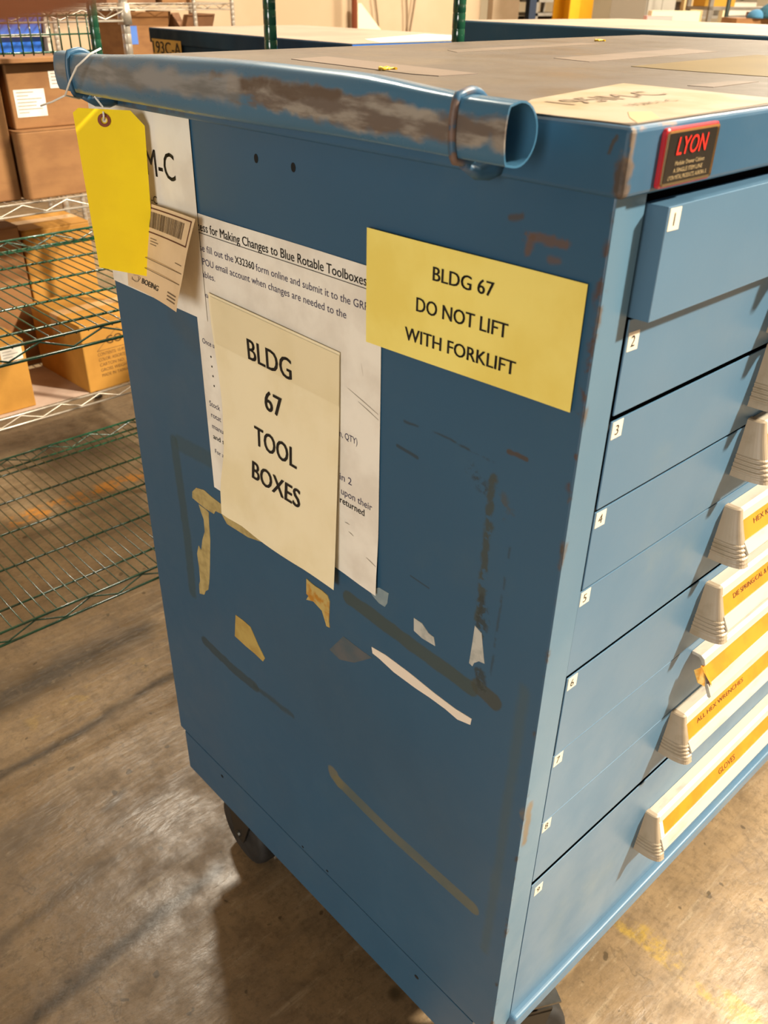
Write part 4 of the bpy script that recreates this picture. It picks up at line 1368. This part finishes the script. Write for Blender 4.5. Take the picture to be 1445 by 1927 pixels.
# more of the clutter far behind
root = thing('storage_cabinet', 'pale grey metal cabinet in the distance, right of the orange brown carton', 'cabinet', (8.1, 5.0, 0))
MB().box(7.86, 8.36, 5.0, 5.4, 0.0, 1.95).build('cabinet_body', mat('pale_grey_metal', '#a39c90', 0.5), root, bevel=0.006)
for a, b in ((7.87, 8.105), (8.115, 8.35)):
    dd = MB().box(a, b, 4.985, 5.0, 0.08, 1.9).build('cabinet_door', mat('pale_grey_metal', '#a39c90', 0.5), root, bevel=0.004)
    MB().box(b - 0.05 if a < 8 else a + 0.03, b - 0.03 if a < 8 else a + 0.05, 4.965, 4.985, 0.9, 1.1).build('handle', M_gsteel, dd)
tag(MB().box(9.55, 9.98, 5.6, 5.64, 0.0, 1.9).build('plywood_board', mat('plywood_tan', '#b79a6c', 0.7, col2='#a98c5f', scale=3), loc=(9.76, 5.62, 0)), 'tan plywood board standing in the distance behind the two dark posts', 'board')
tag(MB().box(10.18, 10.23, 5.46, 5.51, 0.0, 1.9).build('wooden_upright', mat('pale_timber', '#d2bd94', 0.7), loc=(10.2, 5.48, 0)), 'pale timber upright beside the tan plywood board', 'post')
steel_rack('open grey steel rack far behind the teal cap', 11.2, 6.5, 2.3, 0.5, (0.3, 0.8, 1.15, 1.40), 0.0, M_gsteel)
carton('white carton on the rack far behind the teal cap, right one', 12.35, 6.55, 1.1505, 0.75, 0.3, 0.18, mat('white_carton', '#e0d6c4', 0.7), 0.0, group='cartons in the distance')
carton('grey brown carton on the rack far behind the teal cap, left one', 11.35, 6.55, 1.1505, 0.6, 0.3, 0.16, mat('grey_carton', '#7c7062', 0.7), 0.0, group='cartons in the distance')
carton('mustard yellow carton on the steel rack right of the yellow column', 9.02, 5.05, 1.2905, 0.34, 0.25, 0.15, mat('mustard_carton', '#b98a25', 0.7), -0.55, group='cartons in the distance')

# bench with the box and the knitted cap
root = thing('work_bench', 'tan topped bench behind the right hand cabinet', 'bench', (5.2, 2.3, 0))
MB().box(4.35, 6.3, 1.75, 2.95, 1.205, 1.242).build('bench_top', mat('bench_board', '#a8957c', 0.7, col2='#978469', scale=4), root, bevel=0.004)
for x in (4.4, 6.2):
    for y in (1.8, 2.86):
        MB().box(x, x + 0.05, y, y + 0.05, 0, 1.205).build('leg', M_gsteel, root)
carton('shallow brown carton on the bench under the teal cap', 4.88, 2.50, 1.242, 0.50, 0.26, 0.043, M_card, -0.75, tape=False, group='boxes on the bench')
carton('cream carton on the bench left of the teal cap', 4.58, 2.87, 1.242, 0.28, 0.09, 0.075, mat('cream_carton', '#dccba8', 0.7), -0.75, tape=False, group='boxes on the bench')
carton('small pink carton on the bench, leftmost there', 4.52, 2.86, 1.242, 0.15, 0.08, 0.05, mat('pink_carton', '#c79a94', 0.7), -0.75, tape=False, group='boxes on the bench')
root = thing('knitted_cap', 'teal knitted cap lying on a shallow carton, upper right', 'hat', (5.10, 2.42, 1.285))
m = MB()
e1 = Vector((0.68, -0.73, 0)).normalized()
e2 = Vector((0.73, 0.68, 0)).normalized()
o_ = Vector((5.09, 2.36, 1.2855))
loops = []
for k in range(9):
    a = k / 8 * math.pi / 2
    r_, z = math.cos(a), math.sin(a)
    loops.append([o_ + e1 * (0.125 * max(r_, 0.02) * math.cos(b)) + e2 * (0.10 * max(r_, 0.02) * math.sin(b)) + Vector((0, 0, 0.088 * z)) for b in [2 * math.pi * q / 28 for q in range(28)]])
m.loft(loops, sm=True)
m.build('crown', mat('teal_knit', '#2f5d70', 0.95, col2='#264c5c', scale=60, bump=(90, 0.004)), root)
m = MB()
o2 = o_ - e1 * 0.125 + Vector((0, 0, 0.0))
loops = []
for k in range(7):
    a = k / 6 * math.pi / 2
    r_, z = math.cos(a), math.sin(a)
    loops.append([o2 + e1 * (0.05 * max(r_, 0.02) * math.cos(b)) + e2 * (0.07 * max(r_, 0.02) * math.sin(b)) + Vector((0, 0, 0.045 * z)) for b in [2 * math.pi * q / 20 for q in range(20)]])
m.loft(loops, sm=True)
m.build('cuff', mat('blue_knit', '#3d6f8f', 0.95, bump=(90, 0.004)), root)

# ------------------------------------------------------------------ THE PHOTOGRAPHER'S HAND at the camera
sk_v, sk_e, sk_r = [], [], []


def skv(p, r):
    sk_v.append(p)
    sk_r.append(r)
    return len(sk_v) - 1


wrist = skv((-0.6313, -0.2763, 1.3348), 0.026)
arm = skv((-0.7198, -0.3377, 1.2407), 0.034)
palm = skv((-0.5966, -0.2481, 1.3722), 0.024)
sk_e += [(wrist, arm), (wrist, palm)]
for ch, rr in (([(-0.5640, -0.2196, 1.4163), (-0.5168, -0.2193, 1.4109), (-0.4839, -0.2307, 1.4062), (-0.4598, -0.2450, 1.4085)], (0.0110, 0.0096, 0.0088, 0.0080)),
               ([(-0.5745, -0.2176, 1.3984), (-0.537, -0.2122, 1.3852), (-0.5108, -0.2162, 1.3787), (-0.4952, -0.2258, 1.3768)], (0.0108, 0.0092, 0.0083, 0.0071)),
               ([(-0.5856, -0.2241, 1.3824), (-0.5515, -0.2195, 1.3663), (-0.5266, -0.2249, 1.3586), (-0.5132, -0.2355, 1.3569)], (0.0105, 0.0089, 0.0080, 0.0069)),
               ([(-0.5972, -0.234, 1.3694), (-0.5681, -0.232, 1.3542), (-0.5495, -0.2354, 1.3458), (-0.5396, -0.2439, 1.3445)], (0.0095, 0.0080, 0.0072, 0.0062)),
               ([(-0.6089, -0.2706, 1.37), (-0.5977, -0.2846, 1.4036), (-0.5815, -0.2872, 1.4335), (-0.5635, -0.288, 1.4523)], (0.014, 0.0115, 0.0102, 0.0085))):
    prev = palm
    for p, r in zip(ch, rr):
        k = skv(p, r)
        sk_e.append((prev, k))
        prev = k
me = bpy.data.meshes.new('hand')
hl = Vector((-0.6313, -0.2763, 1.3348))
me.from_pydata([tuple(Vector(v) - hl) for v in sk_v], sk_e, [])
t = NT('skin')
cs_ = t.mix(t.ramp(t.noise(60, 4), 0.35, 0.7), lin('#8f5f48'), lin('#9c6a50'))
me.materials.append(t.finish(cs_, 0.5, 0, t.noise(300, 3), 0.0003, 0.4))
hand = bpy.data.objects.new('hand', me)
hand.location = hl
COL.objects.link(hand)
bm = bmesh.new()
bm.from_mesh(me)
bm.verts.ensure_lookup_table()
lay = bm.verts.layers.skin.verify()
for v, r in zip(bm.verts, sk_r):
    v[lay].radius = (r, r)
bm.verts[0][lay].use_root = True
bm.to_mesh(me)
bm.free()
md = hand.modifiers.new('skin', 'SKIN')
md.use_smooth_shade = True
md = hand.modifiers.new('smooth', 'SUBSURF')
md.levels = md.render_levels = 2
tag(hand, "out of focus fingertip of the photographer's hand at the top left corner", 'hand')
